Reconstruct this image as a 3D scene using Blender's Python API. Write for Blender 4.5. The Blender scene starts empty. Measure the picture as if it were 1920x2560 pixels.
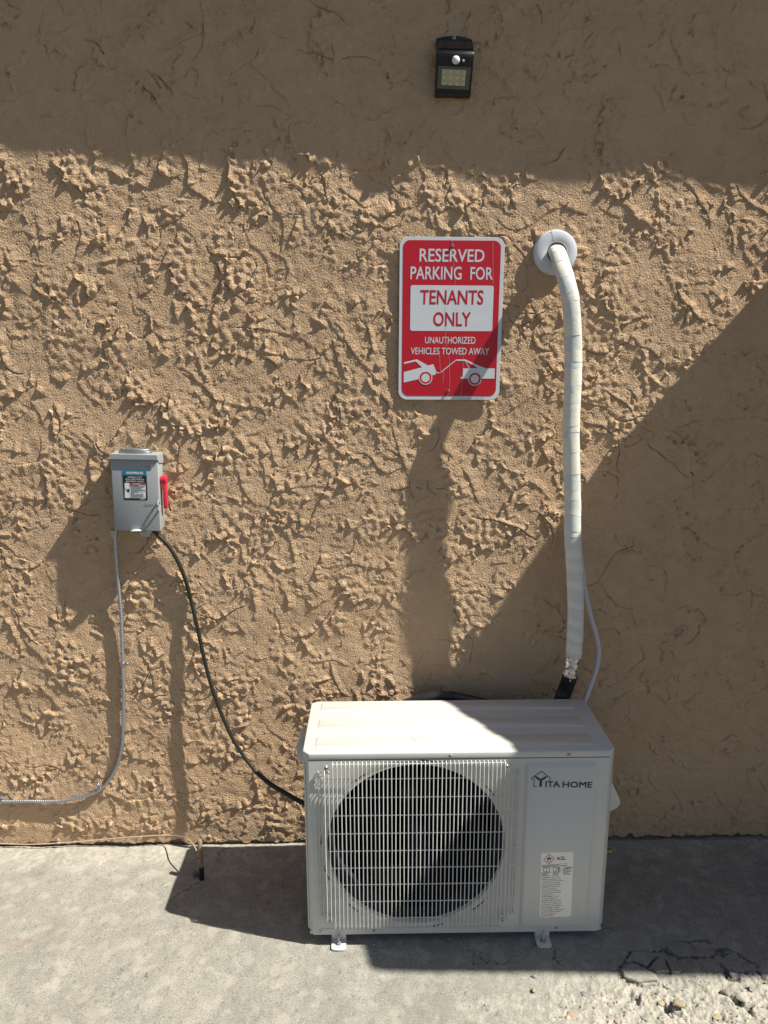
import bpy, bmesh, math, random
import numpy as np
from mathutils import Vector, Matrix

scn = bpy.context.scene
COL = scn.collection
rnd = random.Random(7)

# ------------------------------------------------------------------ camera
F_PX, W_PX, H_PX = 1775.0, 1920.0, 2560.0
PITCH, ROLL, YAW = 0.20637, -0.003696, 0.01382
CAM = np.array([0.0, -2.17934, 1.62810])
_fw = np.array([math.sin(YAW) * math.cos(PITCH), math.cos(YAW) * math.cos(PITCH), -math.sin(PITCH)])
_r0 = np.array([math.cos(YAW), -math.sin(YAW), 0.0])
_u0 = np.cross(_r0, _fw)
_rt = math.cos(ROLL) * _r0 + math.sin(ROLL) * _u0
_up = -math.sin(ROLL) * _r0 + math.cos(ROLL) * _u0
cd = bpy.data.cameras.new('camera')
cam = bpy.data.objects.new('camera', cd)
COL.objects.link(cam)
m = Matrix((tuple(_rt), tuple(_up), tuple(-_fw))).transposed().to_4x4()
m.translation = Vector(CAM)
cam.matrix_world = m
cd.sensor_fit = 'VERTICAL'
cd.sensor_height = 36.0
cd.lens = F_PX / H_PX * 36.0
cd.clip_start = 0.02
cd.clip_end = 2000.0
scn.camera = cam

# ------------------------------------------------------------------ light
SUN = np.array([0.756, -0.198, 1.0])
world = bpy.data.worlds.new('World')
scn.world = world
world.use_nodes = True
wn = world.node_tree
sky = wn.nodes.new('ShaderNodeTexSky')
sky.sky_type = 'NISHITA'
sky.sun_disc = False
sky.sun_elevation = math.atan2(SUN[2], math.hypot(SUN[0], SUN[1]))
sky.sun_rotation = math.atan2(SUN[0], SUN[1])
wn.links.new(sky.outputs[0], wn.nodes['Background'].inputs[0])
wn.nodes['Background'].inputs[1].default_value = 0.05
sd = bpy.data.lights.new('sun', 'SUN')
sd.energy = 5.0
sd.angle = math.radians(0.53)
sd.color = (1.0, 0.972, 0.88)
so = bpy.data.objects.new('sun', sd)
COL.objects.link(so)
so.rotation_euler = Vector(-SUN).to_track_quat('-Z', 'Y').to_euler()
so.location = (4, -2, 6)
scn.view_settings.view_transform = 'Standard'
scn.view_settings.look = 'None'
scn.view_settings.gamma = 1.0
scn.view_settings.use_curve_mapping = False
scn.view_settings.exposure = 0.72

# ------------------------------------------------------------------ helpers
def at(px, py, axis, val):
    """photo pixel -> point on the world plane axis = val"""
    d = _fw + _rt * (px - W_PX / 2) / F_PX - _up * (py - H_PX / 2) / F_PX
    i = 'xyz'.index(axis)
    return CAM + d * ((val - CAM[i]) / d[i])

def lin(r, g, b):
    f = lambda c: c / 12.92 if c <= 0.04045 else ((c + 0.055) / 1.055) ** 2.4
    return (f(r / 255), f(g / 255), f(b / 255))

def mat(name, col, rough=0.5, metal=0.0, var=0.0, vscale=30.0, bump=0.0, bscale=200.0, spec=0.5, trans=0.0, dirt=None, coat=0.0):
    mt = bpy.data.materials.new(name)
    mt.use_nodes = True
    nt = mt.node_tree
    p = nt.nodes['Principled BSDF']
    p.inputs['Roughness'].default_value = rough
    p.inputs['Metallic'].default_value = metal
    p.inputs['Specular IOR Level'].default_value = spec
    p.inputs['Coat Weight'].default_value = coat
    p.inputs['Base Color'].default_value = (*col, 1)
    tc = nt.nodes.new('ShaderNodeTexCoord')
    if var > 0 or dirt:
        n = nt.nodes.new('ShaderNodeTexNoise')
        n.inputs['Scale'].default_value = vscale
        n.inputs['Detail'].default_value = 6
        n.inputs['Roughness'].default_value = 0.65
        nt.links.new(tc.outputs['Object'], n.inputs['Vector'])
        r = nt.nodes.new('ShaderNodeValToRGB')
        r.color_ramp.elements[0].position = 0.3
        r.color_ramp.elements[1].position = 0.7
        lo = dirt if dirt else tuple(c * (1 - var) for c in col)
        r.color_ramp.elements[0].color = (*lo, 1)
        r.color_ramp.elements[1].color = (*[min(1, c * (1 + var * 0.6)) for c in col], 1)
        nt.links.new(n.outputs['Fac'], r.inputs['Fac'])
        nt.links.new(r.outputs['Color'], p.inputs['Base Color'])
    if bump > 0:
        n2 = nt.nodes.new('ShaderNodeTexNoise')
        n2.inputs['Scale'].default_value = bscale
        n2.inputs['Detail'].default_value = 3
        nt.links.new(tc.outputs['Object'], n2.inputs['Vector'])
        b = nt.nodes.new('ShaderNodeBump')
        b.inputs['Strength'].default_value = bump
        b.inputs['Distance'].default_value = 0.002
        nt.links.new(n2.outputs['Fac'], b.inputs['Height'])
        nt.links.new(b.outputs['Normal'], p.inputs['Normal'])
    return mt

def tag(o, label=None, cat=None, group=None, kind=None):
    if label: o['label'] = label
    if cat: o['category'] = cat
    if group: o['group'] = group
    if kind: o['kind'] = kind
    return o

def empty(name, loc):
    o = bpy.data.objects.new(name, None)
    o.empty_display_size = 0.05
    o.location = Vector(loc)
    COL.objects.link(o)
    return o

def parent(o, p):
    if p is not None:
        o.parent = p
        w = Matrix.Identity(4)
        q = p
        chain = []
        while q is not None:
            chain.append(q)
            q = q.parent
        for q in reversed(chain):
            w = w @ q.matrix_parent_inverse @ q.matrix_basis
        o.matrix_parent_inverse = w.inverted()
    return o

class MB:
    def __init__(s):
        s.v, s.f = [], []
    def add(s, vs, fs):
        n = len(s.v)
        s.v += [tuple(map(float, v)) for v in vs]
        s.f += [tuple(i + n for i in f) for f in fs]
        return s
    def hexa(s, p):
        return s.add(p, [(0, 3, 2, 1), (4, 5, 6, 7), (0, 1, 5, 4), (1, 2, 6, 5), (2, 3, 7, 6), (3, 0, 4, 7)])
    def box(s, a, b):
        x0, y0, z0 = a; x1, y1, z1 = b
        return s.hexa([(x0, y0, z0), (x1, y0, z0), (x1, y1, z0), (x0, y1, z0), (x0, y0, z1), (x1, y0, z1), (x1, y1, z1), (x0, y1, z1)])
    def prism(s, poly, fn, d0, d1):
        """poly: 2D points; fn(u, v, d) -> xyz"""
        n = len(poly)
        vs = [fn(u, v, d0) for u, v in poly] + [fn(u, v, d1) for u, v in poly]
        fs = [tuple(range(n - 1, -1, -1)), tuple(range(n, 2 * n))]
        fs += [(i, (i + 1) % n, n + (i + 1) % n, n + i) for i in range(n)]
        return s.add(vs, fs)
    def tube(s, path, r, n=10, cap=True, rb=None, fixed=None):
        """r: number or list; rb: second half axis for ellipses; fixed: direction of the first axis"""
        P = [np.array(p, float) for p in path]
        m_ = len(P)
        R = r if hasattr(r, '__len__') else [r] * m_
        RB = rb if hasattr(rb, '__len__') else ([rb] * m_ if rb is not None else R)
        T = []
        for i in range(m_):
            t = P[min(i + 1, m_ - 1)] - P[max(i - 1, 0)]
            T.append(t / (np.linalg.norm(t) + 1e-12))
        a = np.array(fixed, float) if fixed is not None else (np.array([0, 0, 1.0]) if abs(T[0][2]) < 0.9 else np.array([1.0, 0, 0]))
        vs = []
        for i in range(m_):
            a2 = a - T[i] * (a @ T[i])
            a2 /= np.linalg.norm(a2)
            if fixed is None: a = a2
            b2 = np.cross(T[i], a2)
            for k in range(n):
                th = 2 * math.pi * k / n
                vs.append(P[i] + a2 * R[i] * math.cos(th) + b2 * RB[i] * math.sin(th))
        fs = []
        for i in range(m_ - 1):
            for k in range(n):
                k2 = (k + 1) % n
                fs.append((i * n + k, i * n + k2, (i + 1) * n + k2, (i + 1) * n + k))
        if cap:
            fs.append(tuple(range(n - 1, -1, -1)))
            fs.append(tuple((m_ - 1) * n + k for k in range(n)))
        return s.add(vs, fs)
    def lathe(s, prof, fn, n=32, closed=False):
        """prof: (radius, depth) pairs; fn(u, v, d)"""
        m_ = len(prof)
        vs = [fn(r * math.cos(2 * math.pi * k / n), r * math.sin(2 * math.pi * k / n), d) for r, d in prof for k in range(n)]
        fs = []
        for i in range(m_ if closed else m_ - 1):
            j = (i + 1) % m_
            for k in range(n):
                k2 = (k + 1) % n
                fs.append((i * n + k, i * n + k2, j * n + k2, j * n + k))
        if not closed:
            fs.append(tuple(range(n)))
            fs.append(tuple((m_ - 1) * n + k for k in range(n)))
        return s.add(vs, fs)
    def build(s, name, mt, par=None, smooth=None, bevel=0.0, seg=2):
        me = bpy.data.meshes.new(name)
        me.from_pydata(s.v, [], s.f)
        bm = bmesh.new()
        bm.from_mesh(me)
        bmesh.ops.remove_doubles(bm, verts=bm.verts, dist=1e-7)
        bmesh.ops.recalc_face_normals(bm, faces=bm.faces)
        if bevel > 0:
            es = [e for e in bm.edges if len(e.link_faces) == 2 and e.calc_face_angle() > 0.5]
            bmesh.ops.bevel(bm, geom=es, offset=bevel, segments=seg, profile=0.5, affect='EDGES', clamp_overlap=True)
        bm.to_mesh(me)
        bm.free()
        if smooth is None: smooth = 35
        if smooth:
            me.polygons.foreach_set('use_smooth', [True] * len(me.polygons))
            me.set_sharp_from_angle(angle=math.radians(smooth))
        me.materials.append(mt)
        o = bpy.data.objects.new(name, me)
        COL.objects.link(o)
        return parent(o, par)

def copy_to(o, par, off, label=None):
    c = o.copy()
    COL.objects.link(c)
    c.parent = par
    c.matrix_parent_inverse = o.matrix_parent_inverse.copy()
    c.location = o.location + Vector(off)
    if label: c['label'] = label
    return c

def rrect(x0, y0, x1, y1, r, n=6):
    pts = []
    for cx, cy, a0 in ((x1 - r, y1 - r, 0), (x0 + r, y1 - r, 90), (x0 + r, y0 + r, 180), (x1 - r, y0 + r, 270)):
        for k in range(n + 1):
            a = math.radians(a0 + 90 * k / n)
            pts.append((cx + r * math.cos(a), cy + r * math.sin(a)))
    return pts

def circ(cx, cy, r, n=24, a0=0, a1=360):
    k = n if a1 - a0 >= 360 else n + 1
    return [(cx + r * math.cos(math.radians(a0 + (a1 - a0) * i / n)), cy + r * math.sin(math.radians(a0 + (a1 - a0) * i / n))) for i in range(k)]

_tcache = {}
def glyphs(text, bold=0.0, res=2):
    """outline of a word; bold stacks slightly shifted copies"""
    if bold:
        v, f = glyphs(text, 0.0, res)
        vs, fs = [], []
        for dx, dy in ((-1, -1), (1, -1), (1, 1), (-1, 1)):
            n = sum(len(q) for q in vs)
            vs.append(v + np.array([dx, dy]) * bold)
            fs += [tuple(i + n for i in q) for q in f]
        return np.concatenate(vs), fs
    key = (text, bold, res)
    if key not in _tcache:
        cu = bpy.data.curves.new('t', 'FONT')
        cu.body = text
        cu.size = 1.0
        cu.resolution_u = res
        cu.fill_mode = 'FRONT'
        ob = bpy.data.objects.new('t', cu)
        COL.objects.link(ob)
        dg = bpy.context.evaluated_depsgraph_get()
        me = ob.evaluated_get(dg).to_mesh()
        v = np.array([p.co[:2] for p in me.vertices]).reshape(-1, 2)
        f = [tuple(p.vertices) for p in me.polygons]
        ob.evaluated_get(dg).to_mesh_clear()
        bpy.data.objects.remove(ob)
        bpy.data.curves.remove(cu)
        _tcache[key] = (v, f)
    return _tcache[key]

def text_in(mb, text, quad, fn, d, bold=0.0, res=2):
    """fits the text's own bounds into the quad (top-left, top-right, bottom-right, bottom-left)"""
    v, f = glyphs(text, bold, res)
    lo, hi = v.min(0), v.max(0)
    t = (v - lo) / (hi - lo)
    q = [np.array(c, float) for c in quad]
    vs = []
    m4 = len(t) // 4 if bold else len(t)
    for i, (a, b) in enumerate(t):
        p = (q[3] * (1 - a) + q[2] * a) * (1 - b) + (q[0] * (1 - a) + q[1] * a) * b
        vs.append(fn(p[0], p[1], d + 0.00003 * (i // max(m4, 1))))
    mb.add(vs, f)

def text_at(mb, text, org, size, sx, fn, d, bold=0.0, res=2, rot=0.0):
    """left-aligned text with baseline origin, size, horizontal stretch"""
    v, f = glyphs(text, bold, res)
    c, s_ = math.cos(rot), math.sin(rot)
    m4 = len(v) // 4 if bold else len(v)
    vs = [fn(org[0] + (a * sx * c - b * s_) * size, org[1] + (a * sx * s_ + b * c) * size, d + 0.00003 * (i // max(m4, 1))) for i, (a, b) in enumerate(v)]
    mb.add(vs, f)

def spline(pts, n=8):
    """Catmull-Rom through the points"""
    P = [np.array(p, float) for p in pts]
    P = [2 * P[0] - P[1]] + P + [2 * P[-1] - P[-2]]
    out = []
    for i in range(1, len(P) - 2):
        for k in range(n):
            t = k / n
            a, b, c, d = P[i - 1], P[i], P[i + 1], P[i + 2]
            out.append(0.5 * (2 * b + (c - a) * t + (2 * a - 5 * b + 4 * c - d) * t * t + (3 * b - a - 3 * c + d) * t ** 3))
    out.append(P[-2])
    return out

def bandpass(shape, cell, lam, bw, seed):
    """random field with wavelengths around lam (metres), unit deviation"""
    g = np.random.default_rng(seed)
    ny, nx = shape
    ky = np.fft.fftfreq(ny, cell)[:, None]
    kx = np.fft.rfftfreq(nx, cell)[None, :]
    k = np.sqrt(kx * kx + ky * ky) + 1e-9
    h = np.exp(-0.5 * (np.log(k * lam) / bw) ** 2)
    h[0, 0] = 0
    f = np.fft.irfft2(np.fft.rfft2(g.standard_normal(shape)) * h, s=shape)
    return f / f.std()

def sstep(a, b, x):
    t = np.clip((x - a) / (b - a), 0, 1)
    return t * t * (3 - 2 * t)

def grid_mesh(name, verts, ny, nx, mt, attrs=None):
    i = np.arange((ny - 1) * (nx - 1))
    r, c = i // (nx - 1), i % (nx - 1)
    a = r * nx + c
    quads = np.stack([a, a + 1, a + nx + 1, a + nx], 1).astype(np.int32)
    me = bpy.data.meshes.new(name)
    me.vertices.add(ny * nx)
    me.vertices.foreach_set('co', verts.astype(np.float32).ravel())
    me.loops.add(quads.size)
    me.loops.foreach_set('vertex_index', quads.ravel())
    me.polygons.add(len(quads))
    me.polygons.foreach_set('loop_start', np.arange(0, quads.size, 4, dtype=np.int32))
    me.polygons.foreach_set('use_smooth', np.ones(len(quads), bool))
    me.update(calc_edges=True)
    for k, val in (attrs or {}).items():
        at_ = me.attributes.new(k, 'FLOAT', 'POINT')
        at_.data.foreach_set('value', val.astype(np.float32).ravel())
    me.materials.append(mt)
    o = bpy.data.objects.new(name, me)
    COL.objects.link(o)
    return o

# ------------------------------------------------------------------ stucco wall
def stucco_material():
    mt = bpy.data.materials.new('tan_stucco')
    mt.use_nodes = True
    nt = mt.node_tree
    p = nt.nodes['Principled BSDF']
    p.inputs['Roughness'].default_value = 0.95
    p.inputs['Specular IOR Level'].default_value = 0.25
    tc = nt.nodes.new('ShaderNodeTexCoord')
    def noise(scale, det=4, rough=0.6):
        n = nt.nodes.new('ShaderNodeTexNoise')
        n.inputs['Scale'].default_value = scale
        n.inputs['Detail'].default_value = det
        n.inputs['Roughness'].default_value = rough
        nt.links.new(tc.outputs['Object'], n.inputs['Vector'])
        return n
    def mix(fac, a, b):
        x = nt.nodes.new('ShaderNodeMix')
        x.data_type = 'RGBA'
        for i, q in ((0, fac), (6, a), (7, b)):
            if isinstance(q, tuple): x.inputs[i].default_value = (*q, 1)
            elif isinstance(q, float): x.inputs[i].default_value = q
            else: nt.links.new(q, x.inputs[i])
        return x.outputs[2]
    def ramp(s, a, b):
        r = nt.nodes.new('ShaderNodeMapRange')
        r.inputs[1].default_value = a
        r.inputs[2].default_value = b
        nt.links.new(s, r.inputs[0])
        return r.outputs[0]
    base = mix(ramp(noise(1.6, 5).outputs['Fac'], 0.35, 0.65), (0.540, 0.360, 0.218), (0.585, 0.398, 0.244))
    base = mix(ramp(noise(14, 5).outputs['Fac'], 0.42, 0.75), base, (0.62, 0.43, 0.265))
    g = nt.nodes.new('ShaderNodeAttribute')
    g.attribute_name = 'worn'
    base = mix(g.outputs['Fac'], base, (0.62, 0.50, 0.37))
    d = nt.nodes.new('ShaderNodeAttribute')
    d.attribute_name = 'soil'
    base = mix(d.outputs['Fac'], base, (0.20, 0.15, 0.105))
    nt.links.new(base, p.inputs['Base Color'])
    b = nt.nodes.new('ShaderNodeBump')
    b.inputs['Strength'].default_value = 1.0
    b.inputs['Distance'].default_value = 0.0055
    nt.links.new(noise(210, 3, 0.6).outputs['Fac'], b.inputs['Height'])
    nt.links.new(b.outputs['Normal'], p.inputs['Normal'])
    return mt

M_STUCCO = stucco_material()

def stucco_field(x0, x1, z0, z1, cell):
    nx, nz = int((x1 - x0) / cell) + 1, int((z1 - z0) / cell) + 1
    xs = x0 + np.arange(nx) * cell
    zs = z0 + np.arange(nz) * cell
    sh = (nz, nx)
    g = np.random.default_rng(41)
    wave = 0.0015 * bandpass(sh, cell, 0.60, 0.5, 1) + 0.0004 * bandpass(sh, cell, 0.18, 0.4, 2)
    wx = 0.0060 * bandpass(sh, cell, 0.09, 0.3, 3) + 0.0011 * bandpass(sh, cell, 0.024, 0.3, 4)
    wz = 0.0060 * bandpass(sh, cell, 0.09, 0.3, 5) + 0.0011 * bandpass(sh, cell, 0.024, 0.3, 6)
    rag = bandpass(sh, cell, 0.034, 0.35, 7)
    rag2 = bandpass(sh, cell, 0.011, 0.4, 14)
    var = bandpass(sh, cell, 0.035, 0.4, 15)
    H = 0.0003 * bandpass(sh, cell, 0.06, 0.4, 16)
    torn = np.zeros(sh)
    for _ in range(int(200 * (x1 - x0 + 0.1) * (z1 - z0 + 0.1))):
        cx, cz = g.uniform(x0 - 0.05, x1 + 0.05), g.uniform(z0 - 0.05, z1 + 0.05)
        a = 0.024 + 0.090 * g.random() ** 1.5
        b = a * g.uniform(0.45, 1.15)
        th = math.radians(g.normal(222, 50)) if g.random() < 0.7 else g.uniform(0, 2 * math.pi)
        R = max(a, b) * 1.5 + 0.01
        i0, i1 = max(0, int((cx - R - x0) / cell)), min(nx, int((cx + R - x0) / cell) + 1)
        j0, j1 = max(0, int((cz - R - z0) / cell)), min(nz, int((cz + R - z0) / cell) + 1)
        if i1 - i0 < 3 or j1 - j0 < 3: continue
        w = np.s_[j0:j1, i0:i1]
        X = xs[None, i0:i1] - cx + wx[w]
        Z = zs[j0:j1, None] - cz + wz[w]
        c, s = math.cos(th), math.sin(th)
        u, v = (X * c + Z * s) / a, (-X * s + Z * c) / b
        r2 = u * u + v * v + 0.14 * rag[w] + 0.024 * rag2[w]
        dist = (1 - r2) * a * 0.5                       # metres inside the outline
        front = sstep(-0.5, 0.35, u)
        wid = 0.0012 + (1 - front) * 0.018
        mk = np.clip(dist / wid, 0, 1)
        thick = g.choice([0.0007, 0.0023, 0.0041, 0.0062], p=[0.22, 0.33, 0.28, 0.17])
        ramp = np.clip((u + 1) / 2, 0, 1.1) ** 1.7
        lip = front * np.exp(-(np.maximum(dist - 0.003, 0) / 0.005) ** 2) * np.clip(0.4 + 0.8 * var[w], 0, 2) * g.choice([0.0, 0.0009, 0.0018])
        t = -0.0007 + g.uniform(-0.0003, 0.0004) + thick * ramp * np.clip(1 + 0.3 * var[w], 0.4, 1.6) + lip
        new = 0.30 * np.clip(H[w], -0.001, 0.003) + t
        H[w] = H[w] * (1 - mk) + new * mk
        # undercut: torn gap at the foot of the raised edge
        H[w] -= front * min(thick, 0.0036) * 0.75 * np.exp(-((dist + 0.0024) / 0.0016) ** 2) * np.clip(0.6 + 0.6 * rag[w], 0, 1.4)
        ed = front * np.exp(-(np.abs(dist) / 0.006) ** 2) * (thick > 0.001) * (rag[w] > 0.2)
        torn[w] = np.maximum(torn[w] * (1 - 0.8 * mk), ed)
    # thin curved trowel lips
    for _ in range(int(165 * (x1 - x0) * (z1 - z0))):
        px, pz = g.uniform(x0, x1), g.uniform(z0, z1)
        a = g.normal(-0.75, 0.65)
        curv = g.normal(0, 6)
        L = 0.045 + 0.21 * g.random() ** 1.6
        hh, ww = 0.0019 + 0.0046 * g.random() ** 1.3, g.uniform(0.0020, 0.0030)
        n = int(L / 0.002)
        fe = g.random()
        gap = g.uniform(0.2, 0.6) * hh if g.random() < 0.35 else -0.001
        for k in range(n):
            px += math.cos(a) * 0.002
            pz += math.sin(a) * 0.002
            a += curv * 0.002 + g.normal(0, 0.11)
            i, j = int((px - x0) / cell), int((pz - z0) / cell)
            if not (23 <= i < nx - 23 and 23 <= j < nz - 23): continue
            w = np.s_[j - 22:j + 23, i - 22:i + 23]
            dx = xs[None, i - 22:i + 23] - px
            dz = zs[j - 22:j + 23, None] - pz
            # steep towards the lower left, feathered on the other side
            q = (dx * math.sin(a) - dz * math.cos(a))
            wq = np.where(q > 0, ww * 0.75, ww * (4 + 7 * fe))
            q2 = (dx * math.cos(a) + dz * math.sin(a))
            e = hh * (0.75 + 0.3 * var[j, i]) * math.sin(math.pi * (k + 1) / (n + 1)) ** 0.6 * np.exp(-(q / wq) ** 2 - (q2 / 0.0030) ** 2)
            np.maximum(H[w], np.where(e > 0.15 * hh, e - 0.15 * hh + 0.0002, -1), out=H[w])
            if gap > 0: np.minimum(H[w], np.where((q > ww * 0.9) & (q < ww * 1.7) & (np.abs(q2) < 0.002), 0.0002 - gap, 1), out=H[w])
    tear = np.clip(torn + 0.8 * sstep(1.2, 2.0, bandpass(sh, cell, 0.09, 0.5, 8)), 0, 1)
    H += 0.22 * tear * (0.0009 * np.clip(bandpass(sh, cell, 0.012, 0.5, 9), -1.2, 2.0) + 0.0006 * rag)
    for _ in range(int(170 * (x1 - x0) * (z1 - z0))):
        i, j = int(g.integers(6, nx - 6)), int(g.integers(6, nz - 6))
        if g.random() > 0.10 + 0.8 * tear[j, i]: continue
        r = g.uniform(0.002, 0.004)
        w = np.s_[j - 3:j + 4, i - 3:i + 4]
        dx = (np.arange(-3, 4) * cell)[None, :]
        dz = (np.arange(-3, 4) * cell)[:, None]
        H[w] -= g.uniform(0.0016, 0.0042) * np.exp(-((dx * dx + dz * dz) / (r * r)) ** 2)
    grain = bandpass(sh, cell, 0.0072, 0.28, 11)
    loud = np.clip(0.75 + 0.35 * bandpass(sh, cell, 0.05, 0.5, 12), 0.3, 1.3)
    H += 0.00034 * grain * loud + 0.00008 * bandpass(sh, cell, 0.013, 0.4, 13)
    return xs, zs, 1.15 * H + wave, tear

CELL = 0.0025
WX0, WX1, WZ0, WZ1 = -1.37, 1.44, -0.012, 2.66
xs, zs, SH, TEAR = stucco_field(WX0, WX1, WZ0, WZ1, CELL)
XX, ZZ = np.meshgrid(xs, zs)
low = bandpass(SH.shape, CELL, 0.09, 0.6, 21)
low2 = bandpass(SH.shape, CELL, 0.03, 0.5, 22)
# the plaster stops just above the slab with a ragged lower edge and a rougher kicked strip
edge = 0.007 + 0.0035 * low + 0.0012 * low2
strip = sstep(0.075, 0.03, ZZ + 0.006 * low)
SH = SH * (1 - 0.55 * strip) - 0.002 * strip
SH -= 0.012 * sstep(edge + 0.002, edge - 0.002, ZZ)
soil = 0.85 * sstep(edge + 0.006, edge - 0.001, ZZ) + 0.25 * strip * np.clip(0.4 + 0.5 * low2, 0, 1)
worn = np.clip(sstep(1.9, 2.8, low2) * 0.5 * (TEAR > 0.3) + 0.25 * strip * np.clip(low, 0, 1), 0, 1)
# a hollow in the plaster left of the sign, where the top shadow sags
hc = at(935, 455, 'y', 0.0)
SH -= 0.011 * np.exp(-(((XX - hc[0]) / 0.075) ** 2 + ((ZZ - hc[2]) / 0.055) ** 2)) 
SH = np.clip(SH, -0.022, 0.0130)

building = empty('building', (0, 0.1, 0))
tag(building, 'tan stucco building wall with rough skip-trowel plaster behind the air conditioner', 'wall', kind='thing')
wall = grid_mesh('plaster', np.stack([XX, -SH, ZZ], -1), *SH.shape, M_STUCCO, {'worn': worn, 'soil': soil})
parent(wall, building)
# the plaster goes on, coarser, past both sides of the picture
ST = 3
for sgn, xe, wid_ in ((-1, WX0, 1.15), (1, WX1, 0.80)):
    n_ = int(wid_ / (CELL * ST))
    idx = np.arange(n_) * ST
    cols = idx if sgn < 0 else SH.shape[1] - 1 - idx
    Hs = SH[::ST][:, cols]
    Xs = np.broadcast_to(xe + sgn * idx * CELL, Hs.shape)
    Zs = np.broadcast_to(zs[::ST][:, None], Hs.shape)
    v3 = np.stack([Xs, -Hs, Zs], -1)
    if sgn < 0: v3 = v3[:, ::-1]
    parent(grid_mesh('plaster', v3, *Hs.shape, M_STUCCO, {'worn': worn[::ST][:, cols], 'soil': soil[::ST][:, cols]}), building)
mb = MB()
for x0, x1, z0, z1 in ((-9, WX0 - 1.14, -0.3, 3.6), (WX1 + 0.79, 9, -0.3, 3.6), (WX0 - 1.14, WX1 + 0.79, WZ1 - 0.002, 3.6)):
    mb.add([(x0, 0.0, z0), (x1, 0.0, z0), (x1, 0.0, z1), (x0, 0.0, z1)], [(0, 1, 2, 3)])
mb.add([(-9, 0.03, -0.3), (9, 0.03, -0.3), (9, 0.03, 3.62), (-9, 0.03, 3.62)], [(0, 1, 2, 3)])
mb.add([(-9, 0.0, 3.6), (9, 0.0, 3.6), (9, 0.25, 3.6), (-9, 0.25, 3.6)], [(0, 1, 2, 3)])
o = mb.build('wall', M_STUCCO, building, smooth=0)

def wall_h(x, z):
    i = min(max(int((x - WX0) / CELL), 0), SH.shape[1] - 1)
    j = min(max(int((z - WZ0) / CELL), 0), SH.shape[0] - 1)
    return float(SH[j, i])

M_CASTER = mat('caster_brown', (0.16, 0.11, 0.075), 0.7, var=0.2)
# unseen overhang, added to cast the shadow across the top of the wall
def caster_pt(px, py, dz=0.0):
    w = at(px, py, 'y', 0.0)
    t = 0.13 / -SUN[1]
    p = w + SUN * t
    return p
e0, e1 = caster_pt(0, 402), caster_pt(1920, 476)
sl = (e1[2] - e0[2]) / (e1[0] - e0[0])
ez = lambda x: e0[2] + sl * (x - e0[0])
mb = MB()
mb.hexa([(-6, -0.13, ez(-6)), (6, -0.13, ez(6)), (6, 0.24, ez(6)), (-6, 0.24, ez(-6)),
         (-6, -0.13, ez(-6) + 0.16), (6, -0.13, ez(6) + 0.16), (6, 0.24, ez(6) + 0.16), (-6, 0.24, ez(-6) + 0.16)])
mb.build('added_eave', M_CASTER, building, bevel=0.006)
# unseen slab added at the right, outlined to throw the broad slanting shadow
ZR = 2.30
def back(p):
    p = np.array(p, float)
    return p + SUN * (ZR - p[2])
k_ = 1920 / 1659
edge_pts = [back(at(1659 * k_, 640 * k_, 'y', 0.0)), back(at(1280 * k_, 1055 * k_, 'y', 0.0)), back(at(1030 * k_, 1410 * k_, 'y', 0.0)),
            back(at(975 * k_, 1512 * k_, 'z', 0.5975)), back(at(1132 * k_, 1612 * k_, 'z', 0.5975)),
            back(at(812 * k_, 2055 * k_, 'z', 0.0)), back(at(826 * k_, 2098 * k_, 'z', 0.0)), back(at(1659 * k_, 2111 * k_, 'z', 0.0))]
poly = [(p[0], p[1]) for p in edge_pts]
poly = [(poly[0][0], 0.02)] + poly + [(6.5, poly[-1][1] - 0.1), (6.5, 0.02)]
mb = MB()
mb.prism(poly, lambda u, v, d: (u, v, d), ZR, ZR + 0.05)
mb.build('shadow_slab', M_CASTER, building, smooth=0)
# unseen block added below the slab to keep sky light off the shaded ground
mb = MB()
mb.box((2.25, -0.82, -0.1), (6.4, -0.002, ZR - 0.003))
mb.build('sky_blocker', M_STUCCO, building, bevel=0.01)

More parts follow.
